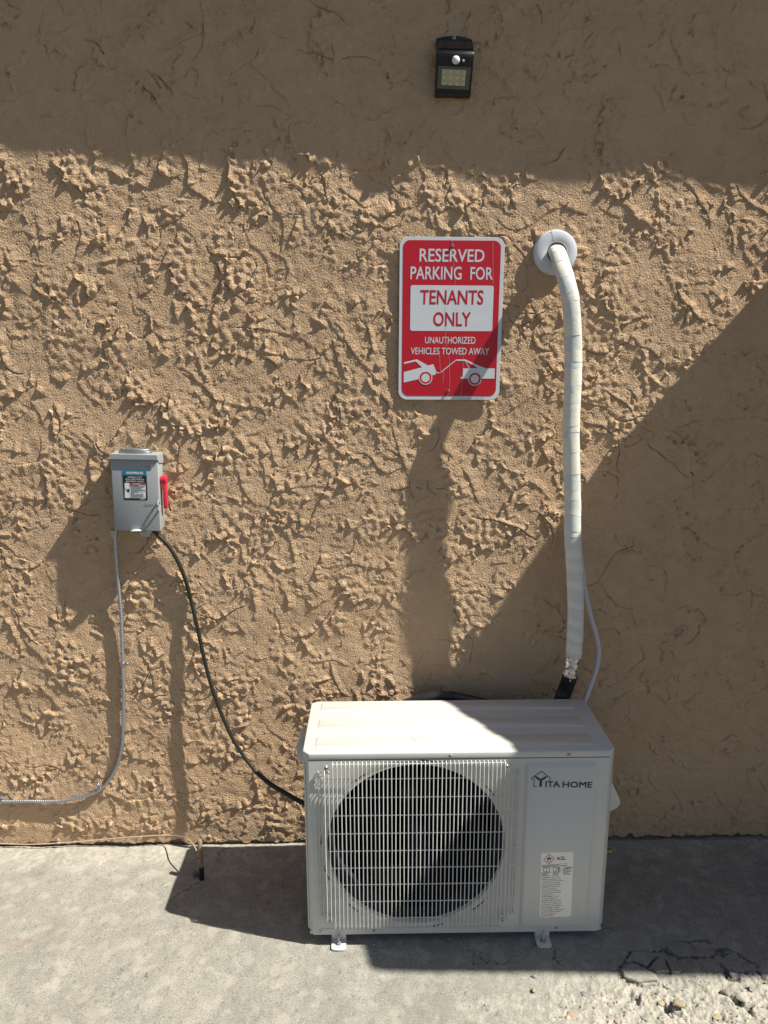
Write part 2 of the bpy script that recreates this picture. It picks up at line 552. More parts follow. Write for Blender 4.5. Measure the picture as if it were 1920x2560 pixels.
# ------------------------------------------------------------------ concrete pavement
def concrete_material():
    mt = bpy.data.materials.new('old_concrete')
    mt.use_nodes = True
    nt = mt.node_tree
    p = nt.nodes['Principled BSDF']
    p.inputs['Roughness'].default_value = 0.9
    p.inputs['Specular IOR Level'].default_value = 0.3
    tc = nt.nodes.new('ShaderNodeTexCoord')
    def noise(scale, det=4, rough=0.6, off=0.0):
        n = nt.nodes.new('ShaderNodeTexNoise')
        n.inputs['Scale'].default_value = scale
        n.inputs['Detail'].default_value = det
        n.inputs['Roughness'].default_value = rough
        if off:
            mp = nt.nodes.new('ShaderNodeMapping')
            mp.inputs['Location'].default_value = (off, off * 0.7, 0)
            nt.links.new(tc.outputs['Object'], mp.inputs['Vector'])
            nt.links.new(mp.outputs['Vector'], n.inputs['Vector'])
        else:
            nt.links.new(tc.outputs['Object'], n.inputs['Vector'])
        return n.outputs['Fac']
    def mix(fac, a, b):
        x = nt.nodes.new('ShaderNodeMix')
        x.data_type = 'RGBA'
        for i, q in ((0, fac), (6, a), (7, b)):
            if isinstance(q, tuple): x.inputs[i].default_value = (*q, 1)
            elif isinstance(q, float): x.inputs[i].default_value = q
            else: nt.links.new(q, x.inputs[i])
        return x.outputs[2]
    def ramp(s, a, b, hi=1.0):
        r = nt.nodes.new('ShaderNodeMapRange')
        r.inputs[1].default_value = a
        r.inputs[2].default_value = b
        r.inputs[4].default_value = hi
        nt.links.new(s, r.inputs[0])
        return r.outputs[0]
    def attr(n):
        a = nt.nodes.new('ShaderNodeAttribute')
        a.attribute_name = n
        return a.outputs['Fac']
    c = mix(ramp(noise(5, 7, 0.7), 0.30, 0.70), (0.250, 0.236, 0.200), (0.345, 0.318, 0.266))
    c = mix(ramp(noise(26, 6, 0.7, 3.1), 0.45, 0.70, 0.5), c, (0.42, 0.385, 0.325))
    c = mix(ramp(noise(60, 5, 0.7, 7.7), 0.56, 0.70, 0.55), c, (0.15, 0.14, 0.123))
    c = mix(ramp(noise(300, 2, 0.6), 0.48, 0.64, 0.75), c, (0.13, 0.122, 0.11))
    c = mix(ramp(noise(240, 2, 0.6, 5.0), 0.55, 0.70, 0.7), c, (0.40, 0.38, 0.34))
    c = mix(ramp(noise(2.1, 6, 0.7, 11.0), 0.50, 0.68, 0.45), c, (0.19, 0.18, 0.15))
    c = mix(attr('dust'), c, (0.52, 0.475, 0.395))
    c = mix(attr('red'), c, (0.27, 0.175, 0.15))
    c = mix(attr('soil'), c, (0.06, 0.054, 0.048))
    nt.links.new(c, p.inputs['Base Color'])
    b = nt.nodes.new('ShaderNodeBump')
    b.inputs['Strength'].default_value = 0.9
    b.inputs['Distance'].default_value = 0.0016
    nt.links.new(noise(330, 4, 0.7), b.inputs['Height'])
    nt.links.new(b.outputs['Normal'], p.inputs['Normal'])
    return mt

M_CONC = concrete_material()
GC = 0.0036
GX0, GX1, GY0, GY1 = -1.42, 1.48, -0.86, 0.012
gx = np.arange(GX0, GX1 + 1e-6, GC)
gy = np.arange(GY0, GY1 + 1e-6, GC)
GXX, GYY = np.meshgrid(gx, gy)
gsh = GXX.shape
def gp(X, Y, ox=1350, oy=2050, s=570 / 1659):
    p = at(ox + X * s, oy + Y * s, 'z', 0.0)
    return (p[0], p[1])
cracks = [
    ([(720, 945), (665, 955), (630, 1000), (580, 1080), (575, 1120), (610, 1165), (720, 1200), (860, 1190)], 0.0022, 0.007),
    ([(800, 955), (870, 945), (905, 925), (930, 960), (1010, 1005), (1070, 990), (1160, 995), (1250, 1000), (1290, 930), (1340, 930), (1420, 960), (1480, 1000), (1570, 1050), (1580, 1100), (1659, 1180), (1760, 1260)], 0.0024, 0.007),
    ([(985, 885), (1100, 885), (1190, 865), (1240, 885)], 0.0020, 0.005),
    ([(775, 1085), (820, 1020), (860, 995), (940, 1020), (1010, 1030)], 0.0022, 0.006),
    ([(680, 1040), (770, 1080), (850, 1130)], 0.0022, 0.006),
    ([(905, 1010), (930, 1070), (950, 1110)], 0.0024, 0.007),
    ([(1070, 885), (1110, 920), (1160, 990)], 0.0012, 0.003),
    ([(1310, 1040), (1350, 1090), (1390, 1160), (1440, 1160), (1445, 1110)], 0.003, 0.009),
    ([(110, 930), (100, 990), (130, 1040)], 0.0016, 0.003),
]
cracks = [([gp(*q) for q in c], w, d) for c, w, d in cracks]
gq = lambda X, Y: gp(X, Y, 400, 2060, 240 / 1659)
cracks += [([gq(*q) for q in c], w, d) for c, w, d in (
    ([(720, 970), (640, 1020), (560, 1035), (500, 1115), (380, 1180), (250, 1260), (120, 1400)], 0.0013, 0.004),
    ([(1130, 400), (1120, 420), (1050, 510), (1000, 660)], 0.0013, 0.004))]
g9 = lambda X, Y: gp(X, Y, 900, 2300, 520 / 1659)
cracks += [([g9(*q) for q in c], w, d) for c, w, d in (
    ([(905, 240), (905, 330), (890, 420)], 0.0010, 0.002),
    ([(910, 280), (960, 300), (1025, 335)], 0.0012, 0.003),
    ([(1060, 320), (1120, 345), (1220, 315)], 0.0014, 0.003),
    ([(1420, 180), (1380, 215), (1320, 250)], 0.0010, 0.002),
    ([(1555, 230), (1560, 270), (1540, 320)], 0.0012, 0.003))]
g5 = lambda X, Y: gp(X, Y, 0, 1900, 560 / 1659)
cracks += [([g5(*q) for q in c], w, d) for c, w, d in (
    ([(910, 1530), (870, 1620), (830, 1740), (820, 1800)], 0.0008, 0.0015),
    ([(1090, 1560), (1075, 1640)], 0.0008, 0.0015),
    ([(1050, 900), (1045, 980)], 0.0008, 0.0015))]
rn1 = bandpass(gsh, GC, 0.012, 0.5, 31)
rn2 = bandpass(gsh, GC, 0.03, 0.5, 32)
G = 0.0016 * bandpass(gsh, GC, 0.30, 0.5, 33) + 0.0005 * bandpass(gsh, GC, 0.08, 0.5, 34)
# spalled, crumbling area at the lower right
rp = lambda X, Y: at(X, Y, 'z', 0.0)
sp0, sp1 = rp(1290, 2470), rp(1560, 2400)
rough_m = sstep(0.15, 0.75, GXX + 0.05 * rn2 + 0.04 * bandpass(gsh, GC, 0.15, 0.4, 35)) * sstep(-0.515, -0.64, GYY + 0.012 * rn2 + 0.02 * (GXX - 0.6))
G += rough_m * (-0.004 + 0.0012 * rn1 + 0.0016 * rn2 + 0.0022 * np.clip(bandpass(gsh, GC, 0.055, 0.5, 36), -0.5, 2) + 0.0010 * bandpass(gsh, GC, 0.0095, 0.3, 37) + 0.0020 * np.clip(bandpass(gsh, GC, 0.018, 0.4, 44) - 0.9, 0, 2))
G += (0.00022 + 0.0001 * np.clip(rn2, 0, 2)) * bandpass(gsh, GC, 0.0085, 0.3, 38)
# pock marks
g_ = np.random.default_rng(5)
soil_g = np.zeros(gsh)
for _ in range(420):
    i, j = int(g_.integers(5, gsh[1] - 5)), int(g_.integers(5, gsh[0] - 5))
    r = g_.uniform(0.002, 0.005)
    d2 = ((np.arange(-4, 5) * GC)[None, :] * g_.uniform(0.6, 1.3)) ** 2 + ((np.arange(-4, 5) * GC)[:, None]) ** 2
    e = np.exp(-(d2 / (r * r)) ** 2)
    G[j - 4:j + 5, i - 4:i + 5] -= g_.uniform(0.001, 0.003) * e
    soil_g[j - 4:j + 5, i - 4:i + 5] = np.maximum(soil_g[j - 4:j + 5, i - 4:i + 5], 0.35 * e)
cw = 0.0035 * rn1
for pts, wd, dp in cracks:
    for (ax, ay), (bx, by) in zip(pts[:-1], pts[1:]):
        L = math.hypot(bx - ax, by - ay) + 1e-9
        m0 = (GXX > min(ax, bx) - 0.02) & (GXX < max(ax, bx) + 0.02) & (GYY > min(ay, by) - 0.02) & (GYY < max(ay, by) + 0.02)
        X, Y = GXX[m0] + cw[m0] * 0.7, GYY[m0] + 0.0025 * rn2[m0]
        t = np.clip(((X - ax) * (bx - ax) + (Y - ay) * (by - ay)) / L ** 2, 0, 1)
        d = np.hypot(X - ax - t * (bx - ax), Y - ay - t * (by - ay))
        e = np.exp(-(d / (wd * 1.05)) ** 2)
        G[m0] -= dp * e
        soil_g[m0] = np.maximum(soil_g[m0], 0.9 * e)
# broken-out hole round the ground pipe
hx, hy = at(494, 2186, 'z', 0.0)[:2]
hd = np.hypot((GXX - hx) / 1.15, GYY - hy) + 0.004 * rn1
hole = sstep(0.0135, 0.0095, hd)
G -= 0.022 * hole
soil_g = np.maximum(soil_g, 0.45 * hole)
# deep pockets where stones came out
for X, Y, r, dp in ((940, 1385, 0.013, 0.016), (1425, 1300, 0.012, 0.012), (700, 1290, 0.008, 0.010), (1370, 1130, 0.011, 0.010), (1335, 960, 0.012, 0.009), (830, 1265, 0.006, 0.008), (1520, 1365, 0.009, 0.009), (1530, 1130, 0.007, 0.008)):
    x, y = gp(X, Y)
    d = np.hypot(GXX - x + cw, (GYY - y) * 0.8) + 0.003 * rn2
    e = sstep(r * 1.25, r * 0.7, d)
    G -= dp * e
    soil_g = np.maximum(soil_g, 0.45 * e)
G -= 0.004 * sstep(-0.006, 0.004, GYY + 0.002 * rn2)
fade = np.minimum(sstep(GX0, GX0 + 0.05, GXX), sstep(GX1, GX1 - 0.05, GXX)) * sstep(GY0, GY0 + 0.05, GYY)
G *= fade
dust = 0.55 * sstep(-0.17, -0.03, GYY + 0.03 * bandpass(gsh, GC, 0.14, 0.5, 39)) * np.clip(0.65 + 0.4 * rn2 * 0.5, 0, 1)
dust = np.maximum(dust, 0.75 * rough_m * np.clip(0.45 + 0.2 * rn1 + 0.25 * rn2, 0.05, 1))
dust = np.clip(dust + 0.22 * sstep(0.4, 1.6, bandpass(gsh, GC, 0.10, 0.6, 40)), 0, 0.85)
red = np.zeros(gsh)
for X, Y, rx, ry, rot in ((185, 1345, 0.020, 0.008, 0.8), (135, 1390, 0.016, 0.006, 0.8), (380, 1555, 0.010, 0.007, 0.3), (40, 1380, 0.05, 0.02, 0.4)):
    x, y = g5(X, Y)
    dx, dy = GXX - x + 0.004 * rn2, GYY - y + 0.003 * rn1
    u = dx * math.cos(rot) + dy * math.sin(rot)
    v = -dx * math.sin(rot) + dy * math.cos(rot)
    red = np.maximum(red, (0.65 if rx < 0.03 else 0.25) * sstep(1.3, 0.5, np.hypot(u / rx, v / ry)))
dust *= fade; red *= fade; soil_g *= fade
pavement = grid_mesh('pavement', np.stack([GXX, GYY, G], -1), *gsh, M_CONC, {'dust': dust, 'red': red, 'soil': soil_g})
tag(pavement, 'old grey concrete pavement with cracks and a crumbling lower right corner', kind='structure')
mb = MB()
B = 400.0
for x0, x1, y0, y1 in ((-B, GX0, GY0, 0.02), (GX1, B, GY0, 0.02), (-B, B, -0.98, GY0)):
    mb.add([(x0, y0, 0), (x1, y0, 0), (x1, y1, 0), (x0, y1, 0)], [(0, 1, 2, 3)])
ground = mb.build('ground', M_CONC, None, smooth=0)
tag(ground, 'flat concrete ground stretching away from the wall', kind='structure')

mb = MB()
mb.add([(-B, -B, 0), (B, -B, 0), (B, -0.98, 0), (-B, -0.98, 0)], [(0, 1, 2, 3)])
M_ASPH = mat('asphalt', (0.075, 0.072, 0.068), 0.9, var=0.25, vscale=8)
tag(mb.build('road', M_ASPH, None, smooth=0), 'grey asphalt parking lot in front of the concrete', kind='structure')

def ground_h(x, y):
    i = min(max(int(round((x - GX0) / GC)), 0), gsh[1] - 1)
    j = min(max(int(round((y - GY0) / GC)), 0), gsh[0] - 1)
    return float(G[j, i])

# broken slab pieces between the cracks
frags = [
    [(592, 1088), (680, 1052), (765, 1092), (845, 1138), (855, 1172), (720, 1188), (612, 1148)],
    [(668, 966), (800, 966), (862, 986), (815, 1016), (770, 1072), (684, 1028), (625, 1040)],
    [(792, 1082), (865, 1008), (900, 1018), (938, 1102), (850, 1110)],
    [(918, 1024), (1000, 1036), (1034, 1090), (1008, 1122), (958, 1108)],
    [(915, 922), (985, 894), (1065, 894), (1150, 985), (1070, 980), (1010, 992), (952, 958)],
]
for k, f in enumerate(frags):
    pts = [gp(*q) for q in f]
    ring = []
    for (ax, ay), (bx, by) in zip(pts, pts[1:] + pts[:1]):
        for t in (0, 0.33, 0.66):
            ring.append((ax + (bx - ax) * t + rnd.uniform(-1, 1) * 0.0012, ay + (by - ay) * t + rnd.uniform(-1, 1) * 0.0012))
    cx, cy = np.mean([p[0] for p in ring]), np.mean([p[1] for p in ring])
    tx, ty, lift = rnd.uniform(-0.03, 0.03), rnd.uniform(-0.03, 0.03), (0.0065, 0.004, 0.0045, 0.005, 0.0035)[k]
    zt = lambda x, y: lift + tx * (x - cx) + ty * (y - cy)
    mb = MB()
    n = len(ring)
    ins = [(cx + (x - cx) * 0.93, cy + (y - cy) * 0.93) for x, y in ring]
    vs = [(x, y, -0.02) for x, y in ring] + [(x, y, zt(x, y) - 0.0022) for x, y in ring] + [(x, y, zt(x, y) + rnd.uniform(-1, 1) * 0.0003) for x, y in ins] + [(cx, cy, zt(cx, cy))]
    fs = []
    for i in range(n):
        j = (i + 1) % n
        fs += [(i, j, n + j, n + i), (n + i, n + j, 2 * n + j, 2 * n + i), (2 * n + i, 2 * n + j, 3 * n)]
    fs.append(tuple(range(n - 1, -1, -1)))
    mb.add(vs, fs)
    mb.build('concrete_fragment', M_CONC, pavement, smooth=30)

def stone_mb(c, a, b, h, seed, sub=2, jag=0.22, rot=0.0):
    bm = bmesh.new()
    bmesh.ops.create_icosphere(bm, subdivisions=sub, radius=1.0)
    r = random.Random(seed)
    ds = [Vector((r.gauss(0, 1), r.gauss(0, 1), r.gauss(0, 1))).normalized() for _ in range(9)]
    am = [r.uniform(0.5, 1.0) for _ in ds]
    mbx = MB()
    vs = []
    for v in bm.verts:
        p = v.co.copy()
        s = 1.0
        for d_, a_ in zip(ds, am):
            t = p.dot(d_)
            if t > 1 - jag * 1.6 * a_: s = min(s, (1 - jag * 1.6 * a_) / t)
        p *= s * (1 + r.uniform(-1, 1) * 0.03)
        x, y = p.x * a, p.y * b
        vs.append((c[0] + x * math.cos(rot) - y * math.sin(rot), c[1] + x * math.sin(rot) + y * math.cos(rot), c[2] + p.z * h))
    fs = [tuple(v.index for v in f.verts) for f in bm.faces]
    bm.free()
    return mbx.add(vs, fs)

M_ST = {
    'brown': mat('brown_stone', (0.25, 0.19, 0.15), 0.75, var=0.3, vscale=90, bump=0.3),
    'tan': mat('tan_stone', (0.38, 0.30, 0.20), 0.8, var=0.35, vscale=90, bump=0.4),
    'pale': mat('pale_stone', (0.38, 0.355, 0.305), 0.8, var=0.3, vscale=90, bump=0.4),
    'grey': mat('grey_stone', (0.24, 0.235, 0.225), 0.8, var=0.3, vscale=90, bump=0.3),
    'orange': mat('orange_stone', (0.40, 0.30, 0.21), 0.8, var=0.3, vscale=90, bump=0.3),
    'pink': mat('pink_stone', (0.36, 0.28, 0.24), 0.8, var=0.25, vscale=90, bump=0.3),
    'red': mat('red_stone', (0.33, 0.10, 0.08), 0.7, var=0.25, vscale=90),
}
loose = [  # X, Y (zoomed lower right corner), half length, half width, height, colour, turn, label
    (1345, 1258, 0.0215, 0.0145, 0.011, 'brown', 0.3, 'smooth brown oval stone, the largest loose pebble on the crumbled concrete'),
    (1540, 1226, 0.0125, 0.0110, 0.009, 'grey', 0.9, 'round grey stone near the right edge on the crumbled concrete'),
    (1482, 1312, 0.0210, 0.0140, 0.011, 'pale', -0.6, 'jagged pale rock beside a dark pocket in the broken concrete'),
    (1010, 1352, 0.0270, 0.0125, 0.011, 'tan', -0.3, 'angular tan rock lying over the deepest hole in the broken concrete'),
    (925, 1208, 0.0190, 0.0105, 0.007, 'pale', -0.2, 'flat pale stone just below the cracked concrete pieces'),
    (1405, 1126, 0.0140, 0.0120, 0.010, 'grey', 0.4, 'dark grey lump in a crack at the edge of the slanting shadow'),
    (945, 1416, 0.0085, 0.0075, 0.007, 'pale', 0.4, 'small white pebble in front of the deepest hole in the concrete'),
    (532, 802, 0.0110, 0.0065, 0.005, 'grey', -0.1, 'flat grey pebble on shaded concrete beside the unit\'s right corner'),
    (662, 762, 0.0050, 0.0042, 0.004, 'pale', 0.1, 'tiny pale pebble in the shade right of the flat grey pebble'),
    (1290, 684, 0.0056, 0.0046, 0.004, 'pale', 0.1, 'tiny grey-white pebble alone on dark shaded concrete'),
    (1640, 1190, 0.0050, 0.0040, 0.004, 'red', 0.1, 'tiny red stone chip at the right edge of the broken concrete'),
    (945, 780, 0.0042, 0.0036, 0.003, 'grey', 0.5, 'tiny chip on shaded concrete above the cracked pieces'),
]
def put_stone(X, Y, a, b, h, c, rot, label, fn, k):
    x, y = fn(X, Y)
    z = ground_h(x, y)
    o = stone_mb((x, y, z + h * 0.55), a, b, h, 100 + k, 2, 0.42, rot).build('stone', M_ST[c], None, smooth=50)
    tag(o, label, 'stone', 'loose stones on the concrete')
for k, s in enumerate(loose):
    put_stone(*s, gp, k)
loose9 = [  # zoom on the strip below the unit
    (115, 202, 0.0065, 0.0045, 0.003, 'pale', 0.1, 'pale flake on concrete right of the unit\'s left foot'),
    (703, 150, 0.0050, 0.0042, 0.003, 'pale', 0.3, 'pale chip in the shade close under the unit\'s front edge'),
    (800, 193, 0.0056, 0.0044, 0.003, 'pale', 0.5, 'pale chip below and right of the one under the front edge'),
    (840, 245, 0.0050, 0.0038, 0.003, 'pale', 0.1, 'pale chip lowest of three in the shade under the unit'),
    (1385, 575, 0.0100, 0.0080, 0.007, 'tan', 0.5, 'sandy stone on sunlit concrete at the edge of the rough area'),
    (1390, 455, 0.0100, 0.0085, 0.005, 'grey', 0.2, 'round grey stone set at the shadow\'s edge below the right foot'),
    (1600, 772, 0.0085, 0.0060, 0.006, 'tan', 0.2, 'sandy stone at the bottom of the photo in rough concrete'),
    (28, 445, 0.0050, 0.0032, 0.002, 'pale', -0.4, 'white flake on sunlit concrete left of the soft shadow'),
]
for k, s in enumerate(loose9):
    put_stone(*s, g9, 40 + k)
loose5 = [
    (285, 1277, 0.0062, 0.0035, 0.002, 'pale', 0.4, 'white flake above the reddish stain on the left concrete'),
    (308, 1690, 0.0095, 0.0022, 0.002, 'pale', 0.3, 'thin pale splinter lying on the lower left concrete'),
    (110, 1325, 0.0075, 0.0022, 0.002, 'grey', 0.6, 'thin dark splinter beside the reddish stain on the left'),
    (515, 962, 0.0036, 0.0034, 0.002, 'pale', 0.6, 'small white chip on concrete between wall and left foot'),
]
for k, s in enumerate(loose5):
    put_stone(*s, g5, 60 + k)
# aggregate showing in the worn surface
for k, (X, Y, a, b, c) in enumerate(((240, 1412, 0.017, 0.013, 'orange'), (410, 1412, 0.019, 0.011, 'pale'), (508, 1335, 0.009, 0.009, 'pink'),
        (800, 1308, 0.008, 0.010, 'orange'), (885, 1332, 0.010, 0.010, 'tan'), (562, 1468, 0.008, 0.006, 'orange'), (322, 1264, 0.011, 0.008, 'grey'),
        (1062, 1235, 0.011, 0.007, 'pale'), (1130, 1300, 0.010, 0.008, 'pale'), (1238, 1345, 0.012, 0.009, 'pale'), (1168, 1186, 0.008, 0.006, 'orange'),
        (1570, 1140, 0.010, 0.007, 'grey'), (1290, 1420, 0.012, 0.010, 'tan'), (640, 1400, 0.009, 0.008, 'pale'), (150, 1340, 0.008, 0.007, 'grey'), (1605, 1000, 0.004, 0.004, 'pale'), (1440, 1440, 0.013, 0.008, 'pale'), (760, 1440, 0.010, 0.008, 'grey'), (90, 1450, 0.009, 0.007, 'pale'))):
    x, y = gp(X, Y)
    z = ground_h(x, y)
    stone_mb((x, y, z - 0.0005), a, b, 0.0026, 300 + k, 2, 0.2, rnd.uniform(-1, 1)).build('pebble', M_ST[c], pavement, smooth=50)
# grit
mb = MB()
gr = random.Random(3)
n_g = 0
while n_g < 1600:
    x, y = gr.uniform(0.1, 1.25), gr.uniform(-0.75, -0.53)
    i, j = int((x - GX0) / GC), int((y - GY0) / GC)
    if gr.random() > rough_m[j, i] * 0.95 + 0.03: continue
    r = 0.0009 + 0.0026 * gr.random() ** 4
    vs = []
    for a_, b_ in ((0, -1), (1.26, 0), (2.51, 0), (3.77, 0), (5.03, 0), (0.0, 0), (0, 1)):
        rr = r * gr.uniform(0.75, 1.25)
        vs.append((x + rr * math.cos(a_) * (b_ == 0), y + rr * math.sin(a_) * (b_ == 0), float(G[j, i]) + r * 0.3 + rr * 0.8 * b_ + (b_ == 0) * gr.uniform(-0.3, 0.3) * r))
    mb.add(vs, [(0, 2, 1), (0, 3, 2), (0, 4, 3), (0, 5, 4), (0, 1, 5), (6, 1, 2), (6, 2, 3), (6, 3, 4), (6, 4, 5), (6, 5, 1)])
    n_g += 1
o = mb.build('gravel', M_ST['pale'], None, smooth=0)
tag(o, 'loose grit scattered over the crumbling concrete at lower right', kind='stuff')

# ------------------------------------------------------------------ materials for the things
M_WHITE = mat('white_metal_paint', (0.580, 0.572, 0.528), 0.40, spec=0.3, var=0.03, vscale=7, bump=0.04, bscale=900)
M_DARKIN = mat('dark_inside', (0.003, 0.004, 0.008), 0.8, spec=0.03)
M_FAN = mat('fan_plastic', (0.0022, 0.004, 0.010), 0.8, spec=0.03)
M_SHROUD = mat('shroud', (0.022, 0.028, 0.042), 0.7, spec=0.2)
M_SCREW = mat('screw_steel', (0.55, 0.54, 0.52), 0.35, 0.9)
M_ZINC = mat('zinc', (0.47, 0.48, 0.50), 0.42, 0.95, var=0.15, vscale=120)
M_BRASS = mat('brass', (0.36, 0.24, 0.11), 0.4, 0.9)
M_BLACK = mat('black_print', (0.012, 0.012, 0.012), 0.5)
M_LOGO = mat('logo_green', (0.012, 0.028, 0.012), 0.45)
M_LABEL = mat('label_paper', (0.86, 0.81, 0.735), 0.5)
M_REDP = mat('red_print', (0.45, 0.035, 0.04), 0.5)
M_RUB = mat('black_rubber', (0.012, 0.012, 0.014), 0.45, var=0.2, vscale=60)
M_HOLE = mat('dark_hole', (0.006, 0.006, 0.006), 0.8)

def W(u, v, d, fr):
    o, ux, uy, n = fr
    return o + ux * u + uy * v + n * d

def frame(org, rot=0.0):
    """local frame on a wall-parallel plane: u right, v up, d towards the viewer; rot turns it in its plane"""
    c, s = math.cos(rot), math.sin(rot)
    return (np.array(org, float), np.array([c, 0, s]), np.array([-s, 0, c]), np.array([0, -1.0, 0]))

def local(fr, px, py, d=0.0):
    """photo pixel -> (u, v) of a frame at distance d in front of it"""
    p = at(px, py, 'y', fr[0][1] - d)
    q = p - fr[0]
    return (float(q @ fr[1]), float(q @ fr[2]))

def screw(fr, u, v, d, par, r=0.0048, h=0.0025, mt=None):
    fn = lambda a, b, c: W(u + a, v + b, d + c, fr)
    m_ = MB().lathe([(r, 0), (r, h * 0.45), (r * 0.72, h), (r * 0.3, h * 1.05)], fn, 14)
    o = m_.build('screw', mt or M_SCREW, par)
    x = MB()
    a = rnd.uniform(0, 1.5)
    for t in (a, a + math.pi / 2):
        c, s = math.cos(t), math.sin(t)
        L, b = r * 0.55, r * 0.13
        x.prism([(-L * c - b * s, -L * s + b * c), (-L * c + b * s, -L * s - b * c), (L * c + b * s, L * s - b * c), (L * c - b * s, L * s + b * c)], fn, h * 1.06, h * 1.12)
    x.build('recess', M_HOLE, o, smooth=0)
    return o

# ------------------------------------------------------------------ outdoor unit
XL, XR, YF, YB, ZT, ZS, ZB, K = -0.1987, 0.6521, -0.4332, -0.1311, 0.5975, 0.5775, 0.0257, 0.0159
XM = (XL + XR) / 2
unit = empty('outdoor_unit', (XM, (YF + YB) / 2, 0))
tag(unit, 'white outdoor air conditioner unit with round fan behind a wire grille, standing on the concrete', 'air conditioner')
# sides and back
out = [(XL + K, YF), (XL, YF + K), (XL, YB), (XR, YB), (XR, YF + K), (XR - K, YF)]
inn = [(XL + K + 0.001, YF + 0.002), (XL + 0.002, YF + K + 0.001), (XL + 0.002, YB - 0.002), (XR - 0.002, YB - 0.002), (XR - 0.002, YF + K + 0.001), (XR - K - 0.001, YF + 0.002)]
mb = MB()
n = len(out)
vs = [(x, y, z) for z in (ZB + 0.012, ZS) for x, y in out] + [(x, y, z) for z in (ZB + 0.012, ZS) for x, y in inn]
fs = []
for i in range(n - 1):
    fs += [(i, i + 1, n + i + 1, n + i), (2 * n + i, 3 * n + i, 3 * n + i + 1, 2 * n + i + 1), (i, 2 * n + i, 2 * n + i + 1, i + 1), (n + i, n + i + 1, 3 * n + i + 1, 3 * n + i)]
fs += [(0, n, 3 * n, 2 * n), (n - 1, 3 * n - 1, 4 * n - 1, 2 * n - 1)]
mb.add(vs, fs)
mb.build('cabinet', M_WHITE, unit, smooth=25)
# vertical seam lines on the chamfered corners
for sx, x0 in ((1, XL), (-1, XR)):
    mb = MB()
    mb.hexa([(x0 + sx * 0.0035, YF + K - 0.0045, ZB + 0.02), (x0 + sx * 0.0055, YF + K - 0.0065, ZB + 0.02), (x0 + sx * 0.0045, YF + K - 0.0075, ZB + 0.02), (x0 + sx * 0.0025, YF + K - 0.0055, ZB + 0.02),
             (x0 + sx * 0.0035, YF + K - 0.0045, ZS - 0.012), (x0 + sx * 0.0055, YF + K - 0.0065, ZS - 0.012), (x0 + sx * 0.0045, YF + K - 0.0075, ZS - 0.012), (x0 + sx * 0.0025, YF + K - 0.0055, ZS - 0.012)])
    mb.build('corner_rib', M_WHITE, unit, smooth=0)
FF = frame((0, YF, 0))
fl = lambda px, py, d=0.0: local(FF, px, py, d)
fu = lambda u, v, d: W(u, v, d, FF)
z5 = lambda X, Y: (780 + X * 540 / 1659, 1880 + Y * 540 / 1659)
cl, cr = fl(*z5(118, 640)), fl(*z5(1478, 640))
ct, cb = fl(*z5(800, 78)), fl(*z5(800, 1335))
CX, CZ = (cl[0] + cr[0]) / 2, (ct[1] + cb[1]) / 2
R0 = ((cr[0] - cl[0]) / 2 + (ct[1] - cb[1]) / 2) / 2 - 0.004
# front panel: flat sheet with a round opening and a rolled rim
x0, x1, z0, z1 = XL + K, XR - K, ZB, ZS - 0.0022
angs = sorted(set([round(2 * math.pi * k / 96, 5) for k in range(96)] + [round(math.atan2(z - CZ, x - CX) % (2 * math.pi), 5) for x in (x0, x1) for z in (z0, z1)]))
def rect_hit(a):
    c, s = math.cos(a), math.sin(a)
    t = 9
    if c > 1e-9: t = min(t, (x1 - CX) / c)
    if c < -1e-9: t = min(t, (x0 - CX) / c)
    if s > 1e-9: t = min(t, (z1 - CZ) / s)
    if s < -1e-9: t = min(t, (z0 - CZ) / s)
    return (CX + c * t, CZ + s * t)
mb = MB()
n = len(angs)
rings = []
rings.append([(*rect_hit(a), -0.012) for a in angs])
rings.append([(*rect_hit(a), 0.0) for a in angs])
for r, d in ((R0 + 0.0125, 0.0), (R0 + 0.0110, -0.0012), (R0 + 0.006, -0.0016), (R0 + 0.002, -0.0022), (R0, -0.0050), (R0 - 0.002, -0.014)):
    rings.append([(CX + r * math.cos(a), CZ + r * math.sin(a), d) for a in angs])
vs = [fu(*p) for r in rings for p in r]
fs = []
for i in range(len(rings) - 1):
    for k in range(n):
        k2 = (k + 1) % n
        fs.append((i * n + k, i * n + k2, (i + 1) * n + k2, (i + 1) * n + k))
mb.add(vs, fs)
front = mb.build('front_panel', M_WHITE, unit, smooth=40)
# stamped slots round the opening
for a0, a1 in ((79, 88), (122, 131), (36, 44), (171, 178), (193, 203), (224, 232), (308, 318), (281, 288)):
    mb = MB()
    mb.prism(circ(CX, CZ, R0 + 0.0175, 8, a0, a1) + circ(CX, CZ, R0 + 0.0145, 8, a0, a1)[::-1], fu, -0.0005, 0.0004)
    mb.build('slot', M_HOLE, front, smooth=0)
# stepped recess lines in the corners of the fan bay
gx0, gz1 = fl(*z5(150, 150)); gx1, gz0 = fl(*z5(1570, 1300))
# rolled bottom lip line
mb = MB()
mb.box((XL + K + 0.02, YF - 0.0012, ZB + 0.018), (XR - K - 0.02, YF, ZB + 0.0195))
mb.build('crease', M_WHITE, front, smooth=0)
# shroud tube behind the opening
mb = MB().lathe([(R0 - 0.0021, -0.013), (R0 - 0.010, -0.035), (R0 - 0.014, -0.06), (R0 - 0.014, -0.115), (R0 - 0.017, -0.115), (R0 - 0.017, -0.06), (R0 - 0.013, -0.034), (R0 - 0.005, -0.0125)], lambda u, v, d: fu(CX + u, CZ + v, d), 64, closed=True)
mb.build('shroud', M_SHROUD, unit, smooth=50)
